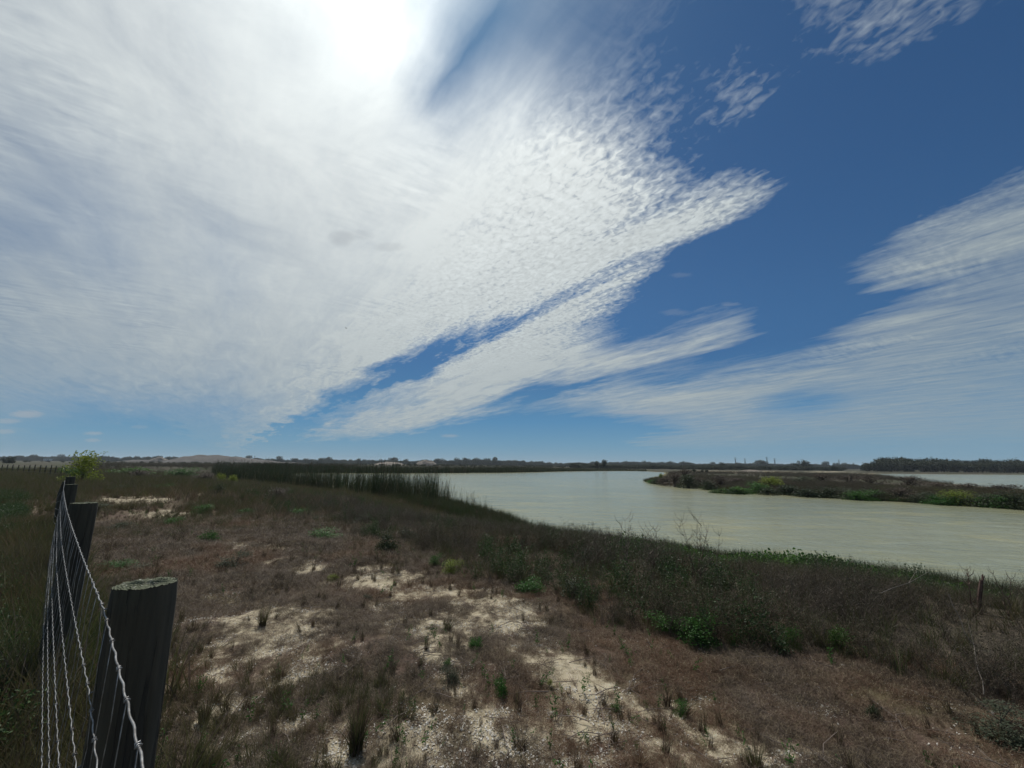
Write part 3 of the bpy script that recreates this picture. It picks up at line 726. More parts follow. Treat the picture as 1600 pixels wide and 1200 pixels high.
# low dark under-storey in the thicket
x, y = sample(60000, 2.0, 55, -56, 66, 1.25); z, s, sa, r, th, u, v = cover(x, y)
k = (s > .6) & (th > 0) & (x > -.9 * y + .3) & (RNG.random(len(x)) < .5) & ~((s < 5.6) & (r < 24) & (u > 1060) & (u < 1560))
tag(scatter('bank_grass', x[k], y[k], RNG.uniform(.7, 1.5, k.sum()), P_olive, 4, 0, .25, z=z[k]), kind='stuff', label='low olive grass growing under the dead weeds', cat='grass')
k = (s > 1.5) & (r > 13) & (th > -20) & (x > -.9 * y + .3) & (fbm(x * .4 + 44, y * .4, 3) > .5) & (RNG.random(len(x)) < .12)
tag(scatter('pale_weeds', x[k], y[k], RNG.uniform(1.8, 3.6, k.sum()), P_dry, 4, 0, .2, z=z[k]), kind='stuff', label='pale brown dry weeds among the dark bank growth', cat='weeds')
k2 = (s > 3.0) & (th > 2) & (x > -.9 * y + .3) & (fbm(x * .55 + 90, y * .55, 3) > .50) & (RNG.random(len(x)) < .16)
tag(scatter('bank_greenery', x[k2], y[k2], RNG.uniform(.35, .75, k2.sum()) * np.where(s[k2] < 4, .7, 1), P_leafy, 4, 0, .2, z=z[k2]), kind='stuff', label='dark green leafy weeds mixed into the dead thicket', cat='weeds')
# grass fringe at the near waterline
def shore_points(n, P, s0, s1):
    seg = P[1:] - P[:-1]; L = np.hypot(seg[:, 0], seg[:, 1]); c = np.concatenate([[0], np.cumsum(L)])
    q = RNG.random(n) * c[-1]; i = np.clip(np.searchsorted(c, q) - 1, 0, len(seg) - 1)
    t = (q - c[i]) / L[i]; p = P[i] + seg[i] * t[:, None]
    off = RNG.uniform(-6, 6, (n, 2)) * max(1, s1 / 5); p = p + off
    s = water_sd(p[:, 0], p[:, 1]); k = (s > s0) & (s < s1)
    return p[k, 0], p[k, 1], s[k]
NS = pl(near_shore)
x, y, s = shore_points(60000, NS[:14], -.25, 1.9)
k = (np.hypot(x, y) < 60)
x, y, s = x[k], y[k], s[k]
k = RNG.random(len(x)) < np.where(s < 1.1, .85, .35)
x, y = x[k], y[k]
tag(scatter('shore_grass', x, y, RNG.uniform(.7, 1.35, len(x)) * np.clip(np.hypot(x, y) / 22, .85, 1.25), P_shoreg, 4, 0, .1), kind='stuff', label='dark green upright grass fringe along the near waterline', cat='grass')
# bright vines on the right hand bank
x, y, s = shore_points(64000, NS[:11], .5, 6.6)
k = RNG.random(len(x)) < .7; x, y, s = x[k], y[k], s[k]
z = ground_z(x, y); u, v, d = project(np.stack([x, y, z], -1))
k = (d > 0) & (u > 900) & (u < 1640) & (fbm(x * .5 + 11, y * .5, 3) + np.exp(-((u - 1290) / 230) ** 2) * .3 - np.clip(s - 4.2, 0, 3) * .10 > .50)
zv = RNG.uniform(.8, 1.75, k.sum()) * np.clip(.4 + 1.2 * fbm(x[k] * .9, y[k] * .9, 3), .5, 1.4)
tag(scatter('green_vines', x[k], y[k], RNG.uniform(.7, 1.25, k.sum()) * (1 + .35 * smooth((s[k] - 1) / 2)), P_vine, 4, .02, .2, z=z[k], zs=zv), kind='stuff', label='bright green creeping vines on the bank beside the water', cat='vines')
# cattail stand, far reed belt
def poly_in(x, y, P): return poly_sd(x, y, P) < 0
u = RNG.uniform(330, 768, 30000); xs = np.array([330, 400, 460, 560, 620, 680, 700, 740, 768]); 
lo = np.interp(u, xs, [748, 757, 764, 776, 786, 799, 800, 806, 812]); hi_ = np.interp(u, xs, [741, 745, 750, 758, 764, 780, 792, 800, 808])
v = lo + (hi_ - lo) * RNG.random(len(u))
pts = np.array([tuple(at_z(a, b, WZ)) for a, b in zip(u[:15000], v[:15000])]); u = u[:15000]
k = RNG.random(len(pts)) < np.clip((np.hypot(pts[:, 0], pts[:, 1]) / 42) ** 1.6 * np.where(u > 705, .18, 1) * np.clip(.35 + (fbm(pts[:, 0] * .5, pts[:, 1] * .5, 2) - .4) * 3, .1, 1), 0, 1) * np.interp(u, [330, 440, 500, 705, 720], [.16, .17, .085, .15, .3])
pts = pts[k]; u = u[k]
sc = RNG.uniform(.62, 1.2, len(pts)) * np.interp(u, [330, 420, 640, 690, 705, 768], [1.2, 1.12, 1., .95, .6, .5])
sc = sc * (.78 + .62 * fbm(pts[:, 0] * .35 + 3, pts[:, 1] * .35, 3))
tag(scatter('cattail_reeds', pts[:, 0], pts[:, 1], sc, P_reed, 5, -.05, .05, z=np.full(len(pts), WZ)), kind='stuff', label='tall dark green cattail reeds standing in the shallows', cat='reeds')
FS = pl(far_shore + [])
x, y, s = shore_points(90000, FS[:8], -2, 9)
z = np.maximum(ground_z(x, y), WZ); u, v, d = project(np.stack([x, y, z], -1))
k = (u < 1010) & (RNG.random(len(x)) < .16)
x, y, z, u = x[k], y[k], z[k], u[k]
tag(scatter('far_reed_belt', x, y, RNG.uniform(1.6, 2.2, len(x)), P_reed, 5, -.1, .05, z=z, zs=RNG.uniform(.8, 1.2, len(x)) * np.interp(u, [420, 800, 900, 1000], [1.15, 1.0, .7, .5])), kind='stuff', label='dark belt of reeds along the far shore', cat='reeds')

# ------------------------------------------------------------------ bushes (each a thing)
def mk_bush(b, n=900, size=.05, stems=14, spiky=False, narrow=False):
    """unit bush: about 1 wide and 1 high"""
    lobes = []
    for _ in range(7):
        a = random.uniform(0, 6.28); r = random.uniform(.05, .32)
        lobes.append((Vector((r * math.cos(a), r * math.sin(a), random.uniform(.12, .72))), random.uniform(.17, .28)))
    for c, r in lobes:
        for _ in range(n // 7):
            d = Vector((random.gauss(0, 1), random.gauss(0, 1), random.gauss(0, .9))).normalized() * r * random.uniform(.3, 1.15)
            q = c + d
            if q.z < 0: q.z = abs(q.z) * .5
            b.leaf(q, size * random.uniform(.6, 1.3), 0, .5)
    for _ in range(int(n * .45)):          # foliage reaching the ground
        a = random.uniform(0, 6.28); r = .44 * math.sqrt(random.random())
        b.leaf((r * math.cos(a), r * math.sin(a), random.uniform(.0, .42) * (1 - r)), size * random.uniform(.6, 1.3), 0, .5)
    for _ in range(stems):
        c, r = random.choice(lobes); e = c + Vector((random.gauss(0, r * .6), random.gauss(0, r * .6), random.uniform(0, r * 1.2)))
        b.tube([(random.gauss(0, .04), random.gauss(0, .04), 0), (c.x * .4, c.y * .4, c.z * .5), e], [.012, .008, .003], 3, 1)
        for _k in range(3): b.leaf(e + Vector((random.gauss(0, .03), random.gauss(0, .03), 0)), size, 0, .5)
BUSH = {}
def bush_mesh(kind, leafm, **kw):
    out = []
    for i in range(3):
        b = MB(); mk_bush(b, **kw); 
        fo = MB(); st = MB()
        for f, mi in zip(b.f, b.mi):
            (fo if mi == 0 else st).add([b.v[i2] for i2 in f], [tuple(range(len(f)))])
        out.append((fo.mesh('foliage', [M[leafm]]), st.mesh('stems', [M['bark']])))
    BUSH[kind] = out
bush_mesh('green', 'green', n=1300, size=.055)
bush_mesh('dark', 'darkgreen', n=1300, size=.06)
bush_mesh('grey', 'greygreen', n=1600, size=.045, stems=24)
bush_mesh('yellow', 'yellowgreen', n=1300, size=.055)
bush_mesh('brown', 'brownbush', n=1100, size=.05, stems=40)
bush_mesh('vine', 'vine', n=1300, size=.07)
def plant(name, kind, px, py, wpx, hpx, label, cat='bush', group=None, i=None, depth=None):
    if depth is None: p, t = on_ground(px, py)
    else: p = at_d(px, py, depth); t = depth; p.z = gz(p.x, p.y)
    w = wpx * t / F_PX; h = hpx * t / F_PX * 1.05
    o = empty(name, p - Vector((0, 0, .01)), random.uniform(0, 6.28)); o.scale = (w, w * .9, h)
    tag(o, label, cat, group)
    fo, st = random.choice(BUSH[kind]) if i is None else BUSH[kind][i]
    for nm, me in (('foliage', fo), ('stems', st)):
        c = bpy.data.objects.new(nm, me); COL.objects.link(c); c.parent = o
    return o
G1 = 'green bushes and weeds on the dry ground'
plant('leafy_bush', 'green', 328, 850, 38, 30, 'bright green leafy bush beside a sandy patch inside the fence', group=G1)
plant('low_bush', 'green', 313, 802, 36, 17, 'low green bush just behind the bright leafy bush', group=G1)
plant('low_bush', 'green', 386, 804, 42, 14, 'flat green bush at the edge of the grey thicket', group=G1)
plant('low_bush', 'grey', 362, 888, 60, 30, 'grey green sprawling bush in front of the bright leafy bush', group=G1)
plant('low_bush', 'green', 170, 892, 70, 18, 'low green weed mat beside the second fence post', group=G1)
plant('low_bush', 'dark', 232, 893, 66, 16, 'dark low weed mat stretching right of the second fence post', group=G1)
plant('low_bush', 'green', 516, 843, 70, 20, 'wide low green bush before the thicket', group=G1)
plant('small_shrub', 'dark', 603, 862, 44, 38, 'dark green shrub standing at the thicket edge below the reeds', 'shrub', G1)
plant('small_shrub', 'dark', 340, 777, 28, 26, 'nearly black shrub in the grey weeds left of the reeds', 'shrub', G1)
plant('fence_bush', 'yellow', 124, 760, 64, 58, 'yellow green bush growing beside the farthest fence post', group=G1)
plant('fence_bush', 'green', 108, 752, 36, 26, 'green bush behind the fence post, left of the yellow green one', group=G1)
plant('sapling', 'yellow', 344, 757, 16, 20, 'pale yellow green sapling in front of the dark reeds', 'sapling', G1)
plant('sapling', 'yellow', 362, 759, 20, 18, 'second small yellow green sapling right of the pale one', 'sapling', G1)
plant('low_bush', 'green', 1092, 1008, 80, 52, 'rich green bush at the front edge of the dead thicket', group=G1)
plant('low_bush', 'green', 1045, 985, 70, 34, 'loose green bush left of the rich green one, half in the weeds', group=G1)
plant('weed', 'green', 1240, 1015, 36, 40, 'light green feathery weed beside pale straw at the bank top', 'weed', G1)
plant('weed', 'vine', 1312, 1018, 50, 42, 'bright green weed among grey stems on the bank top', 'weed', G1)
plant('low_bush', 'grey', 1562, 1148, 120, 46, 'grey green low bush lying before the dark thicket corner', group=G1)
plant('weed', 'green', 1062, 1118, 30, 32, 'small green weed on the sandy strip near bare shells', 'weed', G1)
plant('weed', 'green', 783, 1090, 24, 50, 'narrow upright green weed on the shell sand', 'weed', G1)
plant('weed', 'green', 744, 1013, 30, 27, 'small round blue green weed on the sandy track', 'weed', G1)
plant('weed', 'grey', 703, 1070, 40, 36, 'dull green weed left of the narrow upright one', 'weed', G1)
plant('weed', 'dark', 1366, 1122, 28, 30, 'dark small weed alone in the brown litter', 'weed', G1)
plant('weed', 'yellow', 705, 897, 46, 26, 'yellow green weed at the lower edge of the thicket', 'weed', G1)
plant('weed', 'green', 680, 885, 26, 22, 'small dark green weed touching the yellow green weed', 'weed', G1)
plant('low_bush', 'vine', 200, 742, 80, 14, 'green low bushes spread on the far dry meadow', group=G1)
for q_, (px, py, w, h, kd, lb) in enumerate([(255, 768, 34, 14, 'green', 'green bush right of the small sandy strip'), (150, 800, 50, 16, 'grey', 'grey green bush just right of the second post top'), (270, 822, 34, 16, 'green', 'green clump left of the bright leafy bush'), (470, 808, 40, 16, 'green', 'green clump in the weeds above the wide low green bush'), (430, 780, 50, 18, 'brown', 'brown bush in the weeds in front of the reeds'), (560, 822, 50, 20, 'grey', 'grey bush in the weeds below the right end of the reeds'), (640, 845, 44, 24, 'dark', 'dark bush above the dark green shrub'), (180, 830, 60, 18, 'grey', 'faint olive bush on the meadow above the sand hollow'), (830, 925, 60, 34, 'green', 'green bush at the upper end of the shell track'), (900, 935, 60, 40, 'dark', 'dark bush in the thicket right of the track end')]):
    plant('low_bush', kd, px, py, w, h, lb, group=G1)
plant('low_bush', 'brown', 210, 748, 60, 14, 'reddish brown dead bush on the far meadow', group=G1)
plant('low_bush', 'green', 285, 745, 60, 16, 'fresh green bush on the meadow left of the reeds', group=G1)
plant('low_bush', 'brown', 320, 752, 60, 18, 'brown twiggy bush left of the saplings', group=G1)
plant('low_bush', 'grey', 180, 768, 40, 14, 'grey green bush beside the small sandy strip', group=G1)
for q, (px, py, w, h) in enumerate([(700, 1040, 16, 18), (520, 908, 22, 12), (575, 938, 20, 12), (960, 1110, 22, 16), (860, 1075, 18, 16), (505, 1092, 16, 20)]):
    plant('tiny_weed', ('green', 'yellow', 'grey')[q % 3], px, py, w, h, ['tiny green weed above the dull green one', 'tiny yellow green weed on the pale track', 'tiny grey green weed by the shell patch', 'tiny green weed between two sand strips', 'tiny yellow weed right of the upright weed', 'tiny grey weed left of the tall grass tuft'][q], 'weed', G1)

# grass tufts that stand out one by one
def tuft(px, py, wpx, hpx, label, mats, nb=150, heads=False):
    p, t = on_ground(px, py); w = wpx * t / F_PX; h = hpx * t / F_PX
    b = MB()
    for _ in range(nb):
        r = w * .16 * math.sqrt(random.random()); a = random.uniform(0, 6.28)
        b.ribbon(curved(h * random.uniform(.35, 1.05), w * random.uniform(.05, .6), 4, a + random.gauss(0, .6), r * math.cos(a), r * math.sin(a), 1.9), .0042, 0, 0 if random.random() < .65 else 1)
    o = b.build('grass_tuft', mats, None, p - Vector((0, 0, .01)))
    tag(o, label, 'grass tuft', 'single grass tufts on the sandy ground')
og = [M['olive'], M['dry']]; dg = [M['dry'], M['straw']]
tuft(556, 1176, 56, 92, 'tallest grass tuft, olive and brown, on the sand near the camera', og, 260)
tuft(410, 978, 30, 38, 'dark rounded grass tuft at the edge of the shell patch', og)
tuft(318, 1128, 42, 44, 'olive grass tuft between the fence post and the tall tuft', og, 200)
tuft(438, 1058, 44, 32, 'short brown grass tuft on the shells above the tall tuft', dg)
tuft(640, 918, 16, 20, 'reddish brown little tuft right of its twin on the track', dg, 80)
tuft(617, 915, 16, 20, 'reddish brown little tuft left of its twin on the track', dg, 80)
tuft(432, 1196, 60, 40, 'wide olive tuft at the bottom edge below the brown tuft', og, 200)
tuft(330, 1200, 60, 40, 'dark wide tuft at the bottom beside the near fence post', og, 200)
tuft(812, 1170, 50, 26, 'low brown tuft on the sand at the bottom centre', dg)
tuft(700, 985, 30, 26, 'olive tuft just above the round blue green weed', og)
tuft(1180, 1200, 60, 40, 'olive tuft at the bottom edge on the shell strip', og, 180)
tuft(300, 985, 40, 26, 'brown tuft close to the top of the near post', dg)
tuft(1000, 1195, 50, 30, 'brown tuft at the bottom edge right of centre', dg)

# bare stalks against the water
def stalk(px, py, hpx, spread, n, label, matl='dead', depth=None):
    p, t = on_ground(px, py)
    h = hpx * t / F_PX; b = MB()
    for _ in range(n):
        a = random.uniform(0, 6.28); L = spread * t / F_PX * random.uniform(.2, 1)
        st = [(math.cos(a) * L * (i / 6) ** 1.3 + random.gauss(0, .008), math.sin(a) * L * (i / 6) ** 1.3 + random.gauss(0, .008), h * random.uniform(.9, 1.05) * i / 6) for i in range(7)]
        b.tube(st, [.006 - .0008 * i for i in range(7)], 4, 0)
        for i in range(2, 7):
            for _k in range(3):
                q = Vector(st[i]); d = random.uniform(0, 6.28); l = h * random.uniform(.08, .2)
                b.tube([q, q + Vector((math.cos(d) * l * .5, math.sin(d) * l * .5, l * .45)), q + Vector((math.cos(d) * l * .7, math.sin(d) * l * .7, l))], [.0025, .002, .001], 3, 0)
    o = b.build('bare_stalk', [M[matl]], None, p)
    tag(o, label, 'dead plant', 'bare stalks along the bank')
stalk(1092, 935, 112, 30, 5, 'tallest branching bare stalks rising against the water')
stalk(1118, 930, 85, 16, 2, 'thin bare stalk right of the tallest branching ones')
stalk(1022, 910, 80, 22, 4, 'bare branched stalk over the bank left of the tallest ones')
stalk(980, 905, 85, 20, 3, 'thin bare stalks farthest left against the water')
stalk(955, 895, 60, 26, 3, 'leaning short bare stalks left of the thin ones')
stalk(1522, 965, 70, 10, 2, 'slender dry stalk left of the leaning brown stake')
stalk(1578, 970, 65, 12, 2, 'slender dry stalk right of the leaning brown stake')
stalk(745, 830, 40, 8, 2, 'fine bare stalk in the grass right of the reeds')
def fallen(pts, label, r=.004):
    ps = []
    for px, py, up in pts:
        p, t = on_ground(px, py)
        ps.append(p)
    base = ps[0].copy(); out = []
    for (px, py, up), p in zip(pts, ps): out.append(p - base + Vector((0, 0, up)))
    r *= .7; pp = []
    for a, c in zip(out[:-1], out[1:]):
        for i in range(4): pp.append(a.lerp(c, i / 4) + Vector((random.gauss(0, .012), random.gauss(0, .012), random.gauss(0, .008))))
    pp.append(out[-1]); b = MB(); n = len(pp)
    b.tube(pp, [r * (1 - .6 * i / n) for i in range(n)], 5, 0)
    q = pp[n // 2]; b.tube([q, q + (pp[-1] - pp[0]) * .18 + Vector((.03, .02, .08))], [r * .5, r * .2], 4, 0)
    tag(b.build('fallen_stalk', [M['pale']], None, base), label, 'dead stalk', 'pale dead stalks in the thicket')
fallen([(1540, 1100, .05), (1530, 1075, .3), (1505, 1060, .62)], 'long pale bent stalk leaning out of the right thicket', .006)
fallen([(1390, 1010, .45), (1470, 1000, .62)], 'pale stalk lying level across the right thicket', .004)

# the leaning brown stake by the water
p, t = on_ground(1530, 960)
b = MB(); b.smooth = False
b.tube([(0, 0, -.1), (.03, .0, .15), (.08, .01, .27), (.12, .02, .36)], [.022, .021, .02, .016], 7, 0)
for i in range(5): b.tube([(.115, .01, .34), (.14 + random.gauss(0, .015), .02 + random.gauss(0, .012), random.uniform(.38, .44))], [.008, .003], 4, 0)
tag(b.build('broken_stake', [leaf_material('red_brown_wood', (.05, .03, .024), (.09, .05, .04), None, 0, .8)], None, p), 'splintered red brown stake leaning beside the water', 'stake')

# ------------------------------------------------------------------ fence
def post_material():
    mt, t, p = mat('weathered_post')
    tc = t.new('ShaderNodeTexCoord').outputs['Object']
    mp = t.new('ShaderNodeMapping'); t.l.new(tc, mp.inputs[0]); mp.inputs['Scale'].default_value = (22, 22, 1.3)
    n = t.noise(mp.outputs[0], 1.0, 7, .65, .3); n2 = t.noise(tc, 7, 5, .6)
    c = t.mixc(t.mr(n, .3, .7), (.026, .023, .016), (.095, .083, .06))
    c = t.mixc(t.m('MULTIPLY', t.mr(n2, .5, .7), .5), c, (.04, .048, .032))
    crack = t.mr(t.noise(mp.outputs[0], 1.6, 3, .5, .2), .56, .6)
    c = t.mixc(t.m('MULTIPLY', crack, .55), c, (.02, .018, .015))
    t.l.new(c, p.inputs['Base Color']); p.inputs['Roughness'].default_value = .9
    b = t.new('ShaderNodeBump'); b.inputs['Strength'].default_value = .9; b.inputs['Distance'].default_value = .006
    t.l.new(t.m('SUBTRACT', n, crack), b.inputs['Height']); t.l.new(b.outputs[0], p.inputs['Normal'])
    return mt
def end_grain():
    mt, t, p = mat('post_end_grain')
    tc = t.new('ShaderNodeTexCoord').outputs['Object']
    s = t.new('ShaderNodeSeparateXYZ'); t.l.new(tc, s.inputs[0])
    rr = t.m('SQRT', t.m('ADD', t.m('POWER', t.m('ADD', s.outputs[0], .01), 2.0), t.m('POWER', s.outputs[1], 2.0)))
    n = t.noise(tc, 40, 5, .65)
    ring = t.m('SINE', t.m('MULTIPLY_ADD', n, 3.0, t.m('MULTIPLY', rr, 900.0)))
    c = t.mixc(t.mr(ring, -1.0, 1.0), (.075, .085, .05), (.12, .13, .08))
    c = t.mixc(t.mr(t.noise(tc, 90, 3, .5), .62, .7), c, (.42, .42, .36))
    c = t.mixc(t.mr(n, .55, .7), c, (.06, .06, .045))
    t.l.new(c, p.inputs['Base Color']); p.inputs['Roughness'].default_value = .95
    b = t.new('ShaderNodeBump'); b.inputs['Strength'].default_value = .8; b.inputs['Distance'].default_value = .004
    t.l.new(t.m('ADD', n, t.m('MULTIPLY', ring, .3)), b.inputs['Height']); t.l.new(b.outputs[0], p.inputs['Normal'])
    return mt
MP, ME = post_material(), end_grain()
def make_post(parent, top, rad, base_z, lean=(0, 0), label=None, detail=True):
    """round wooden post; its origin is at its top"""
    k = 96 if detail else 10; n = 40 if detail else 4; H = top.z - base_z + .3
    b = MB(); vs = []
    cracks = [(random.uniform(0, 6.28), random.uniform(-.1, .75), random.uniform(.15, .5), random.uniform(.05, .16)) for _ in range(22)] if detail else []
    jit = [random.gauss(0, .006) for _ in range(k)]
    for i in range(n + 1):
        t = i / n; z = -H * t; cx, cy = lean[0] * z, lean[1] * z
        for j in range(k):
            a = 2 * math.pi * j / k
            r = rad * (1 + .05 * math.sin(2 * a + 1) + .03 * math.sin(5 * a + .6 * z) + jit[j] + random.gauss(0, .0025)) * (1 + .05 * t)
            for ca, cz, cl_, cdp in cracks:
                da = abs((a - ca - .05 * math.sin(9 * z) + math.pi) % (2 * math.pi) - math.pi)
                if da < .06 and cz < t < cz + cl_: r *= 1 - cdp * (1 - da / .06) * min(1, (t - cz) * 9, (cz + cl_ - t) * 9)
            if i == 0: r *= .965
            vs.append((cx + r * math.cos(a), cy + r * math.sin(a), z - (.006 if i == 1 else 0)))
    b.add(vs, [(i * k + j, (i + 1) * k + j, (i + 1) * k + (j + 1) % k, i * k + (j + 1) % k) for i in range(n) for j in range(k)])
    b.smooth = True
    o = b.build('post', [MP], parent, top)
    if label: o["label"] = label
    cb = MB(); ring = [(v[0], v[1], v[2] + .001) for v in vs[:k]]
    cv = []; rings = 5
    for q in range(rings):
        f = 1 - q / rings
        for v in ring: cv.append((v[0] * f, v[1] * f, v[2] + random.gauss(0, .0012) + .003 * (1 - f)))
    cv.append((0, 0, .003))
    cf = [(q * k + j, q * k + (j + 1) % k, (q + 1) * k + (j + 1) % k, (q + 1) * k + j) for q in range(rings - 1) for j in range(k)]
    cf += [((rings - 1) * k + j, (rings - 1) * k + (j + 1) % k, rings * k) for j in range(k)]
    cb.add(cv, cf)
    cb.build('end_grain', [ME], o)
    return o
def wire_metal():
    mt, t, p = mat('galvanised_wire')
    pos = t.new('ShaderNodeNewGeometry').outputs['Position']
    n = t.noise(pos, 45, 4, .6)
    c = t.mixc(t.mr(n, .4, .65), (.15, .14, .13), (.34, .34, .34))
    t.l.new(c, p.inputs['Base Color']); p.inputs['Metallic'].default_value = .55; p.inputs['Roughness'].default_value = .5
    return mt
MW = wire_metal()
PA = [(228, 912, 1.16, .069), (132, 786, 3.05, .073), (112, 757, 5.5, .06), (111, 745, 7.5, .06)]
tops = [at_d(px, py, d) for px, py, d, r in PA]
fd = (tops[3] - tops[0]); fd.z = 0; fd.normalize()
fn = Vector((-fd.y, fd.x, 0))              # towards the field
if fn.x > 0: fn = -fn
fence = empty('wire_fence', (tops[0].x, tops[0].y, gz(tops[0].x, tops[0].y)))
tag(fence, 'woven wire fence on round wooden posts running away on the left', 'fence')
inv_f = fence.matrix_world.inverted() if False else Matrix.Translation(-Vector(fence.location))
POSTS = []
tp = [tops[0] - fd * 2.4 + Vector((0, 0, -.02))] + list(tops)
for i in range(9): tp.append(tops[3] + fd * 2.3 * (i + 1) + Vector((.02 * i, 0, -.16 * (i + 1))))
rads = [.08] + [r for *_x, r in PA] + [.07] * 9
for i, (t_, r_) in enumerate(zip(tp, rads)):
    lb = {1: 'nearest thick post with a mossy cut top', 2: 'second post with a pale green cut top'}.get(i)
    o = make_post(fence, t_ - Vector(fence.location), r_, gz(t_.x, t_.y) - fence.location.z, (.0, .0), lb, detail=i < 6)
    if i == 1: o.rotation_euler = (R(0), R(-1), 0)
def strand_points(i):
    out = []
    for q, (t_, r_) in enumerate(zip(tp, rads)):
        out.append(Vector((t_.x, t_.y, t_.z)) + fn * (r_ + .006) + Vector((0, 0, -.055 - (0, .20, .36, .51, .64, .76)[i] + random.gauss(0, .004))))
    return out
strands = [strand_points(i) for i in range(6)]
for i, sp in enumerate(strands):
    b = MB(); pts = []
    for q in range(len(sp) - 1):
        a, c = sp[q], sp[q + 1]; L = (c - a).length
        n = int(L / (.012 if q < 2 else .03 if q < 4 else .2))
        for j in range(n):
            t = j / n; sag = -.012 * math.sin(math.pi * t); dd = L * t
            wv = .0011 if q < 3 else 0
            pts.append(a.lerp(c, t) + Vector((0, 0, sag + wv * math.sin(dd * 2 * math.pi / .085))) + fn * (wv * math.cos(dd * 2 * math.pi / .085)))
    pts = [p - Vector(fence.location) for p in pts]
    b.smooth = True
    b.tube(pts, 0.0015 if i else .0019, 5, 0); b.build('wire_strand', [MW], fence)
for q in range(1, 4):                # staples holding every strand to its post
    po = [c for c in fence.children if c.name.startswith('post')][q]
    for i in range(6):
        c0 = strands[i][q] - Vector(fence.location) - Vector(po.location); b = MB()
        b.tube([c0 - fn * .016 + Vector((0, 0, .010)), c0 + fn * .003 + Vector((0, 0, .008)), c0 + fn * .005, c0 + fn * .003 - Vector((0, 0, .008)), c0 - fn * .016 - Vector((0, 0, .010))], .0019, 5, 0)
        b.smooth = True; b.build('staple', [MW], po)
# stays tying the strands together, with a wrapped knot at every crossing; one mesh per stay
kc = 0
for q in range(0, 4):
    a, c = strands[0][q], strands[0][q + 1]; L = (c - a).length; n = max(2, int(L / .152))
    for j in range(n):
        if kc >= 60: break
        t = (j + .5) / n; sag = -.012 * math.sin(math.pi * t); ps = []
        for i in range(6):
            ps.append(strands[i][q].lerp(strands[i][q + 1], t) + Vector((0, 0, sag)) - Vector(fence.location) + fd * random.gauss(0, .004))
        lower = ps[-1].copy(); lower.z = gz(lower.x + fence.location.x, lower.y + fence.location.y) - fence.location.z + .03
        b = MB(); b.smooth = True
        path = []
        for u_, v_ in zip(ps[:-1], ps[1:]):
            path += [u_, u_.lerp(v_, .5) + fn * random.gauss(0, .004)]
        path += [ps[-1], lower]
        b.tube(path, .0008, 4, 0)
        for p_ in ps:
            kp = []
            for w_ in range(9):
                an = w_ * 2 * math.pi / 4.5; kp.append(p_ + fd * (w_ - 4) * .0016 + (fn * math.cos(an) + Vector((0, 0, math.sin(an)))) * .0042)
            b.tube(kp, .0013, 4, 0)
        b.build('wire_stay', [MW], fence); kc += 1

# the second fence crossing the field far to the left
f2 = empty('field_fence', (0, 0, 0)); pts2 = []
for i in range(17):
    px = 97 - i * 8.2 - (i * .15) ** 2; d = 44 + i * 1.0
    t_ = at_d(px, 727 - i * .05 + random.uniform(-.8, .8), d); pts2.append(t_)
f2.location = (pts2[0].x, pts2[0].y, gz(pts2[0].x, pts2[0].y)); o2 = Vector(f2.location)
tag(f2, 'distant fence of thin grey posts crossing the field on the far left', 'fence')
for i, t_ in enumerate(pts2):
    b = MB(); g_ = gz(t_.x, t_.y)
    b.tube([Vector((t_.x, t_.y, g_ - .3)) - o2, t_ - o2 + Vector((random.gauss(0, .03), 0, 0))], [.055, .045], 7, 0); b.build('post', [MP], f2)
for h in (.12, .45, .8, 1.1):
    b = MB(); b.tube([t_ - o2 - Vector((0, .1, h)) for t_ in pts2], .008, 4, 0); b.build('wire_strand', [MW], f2)

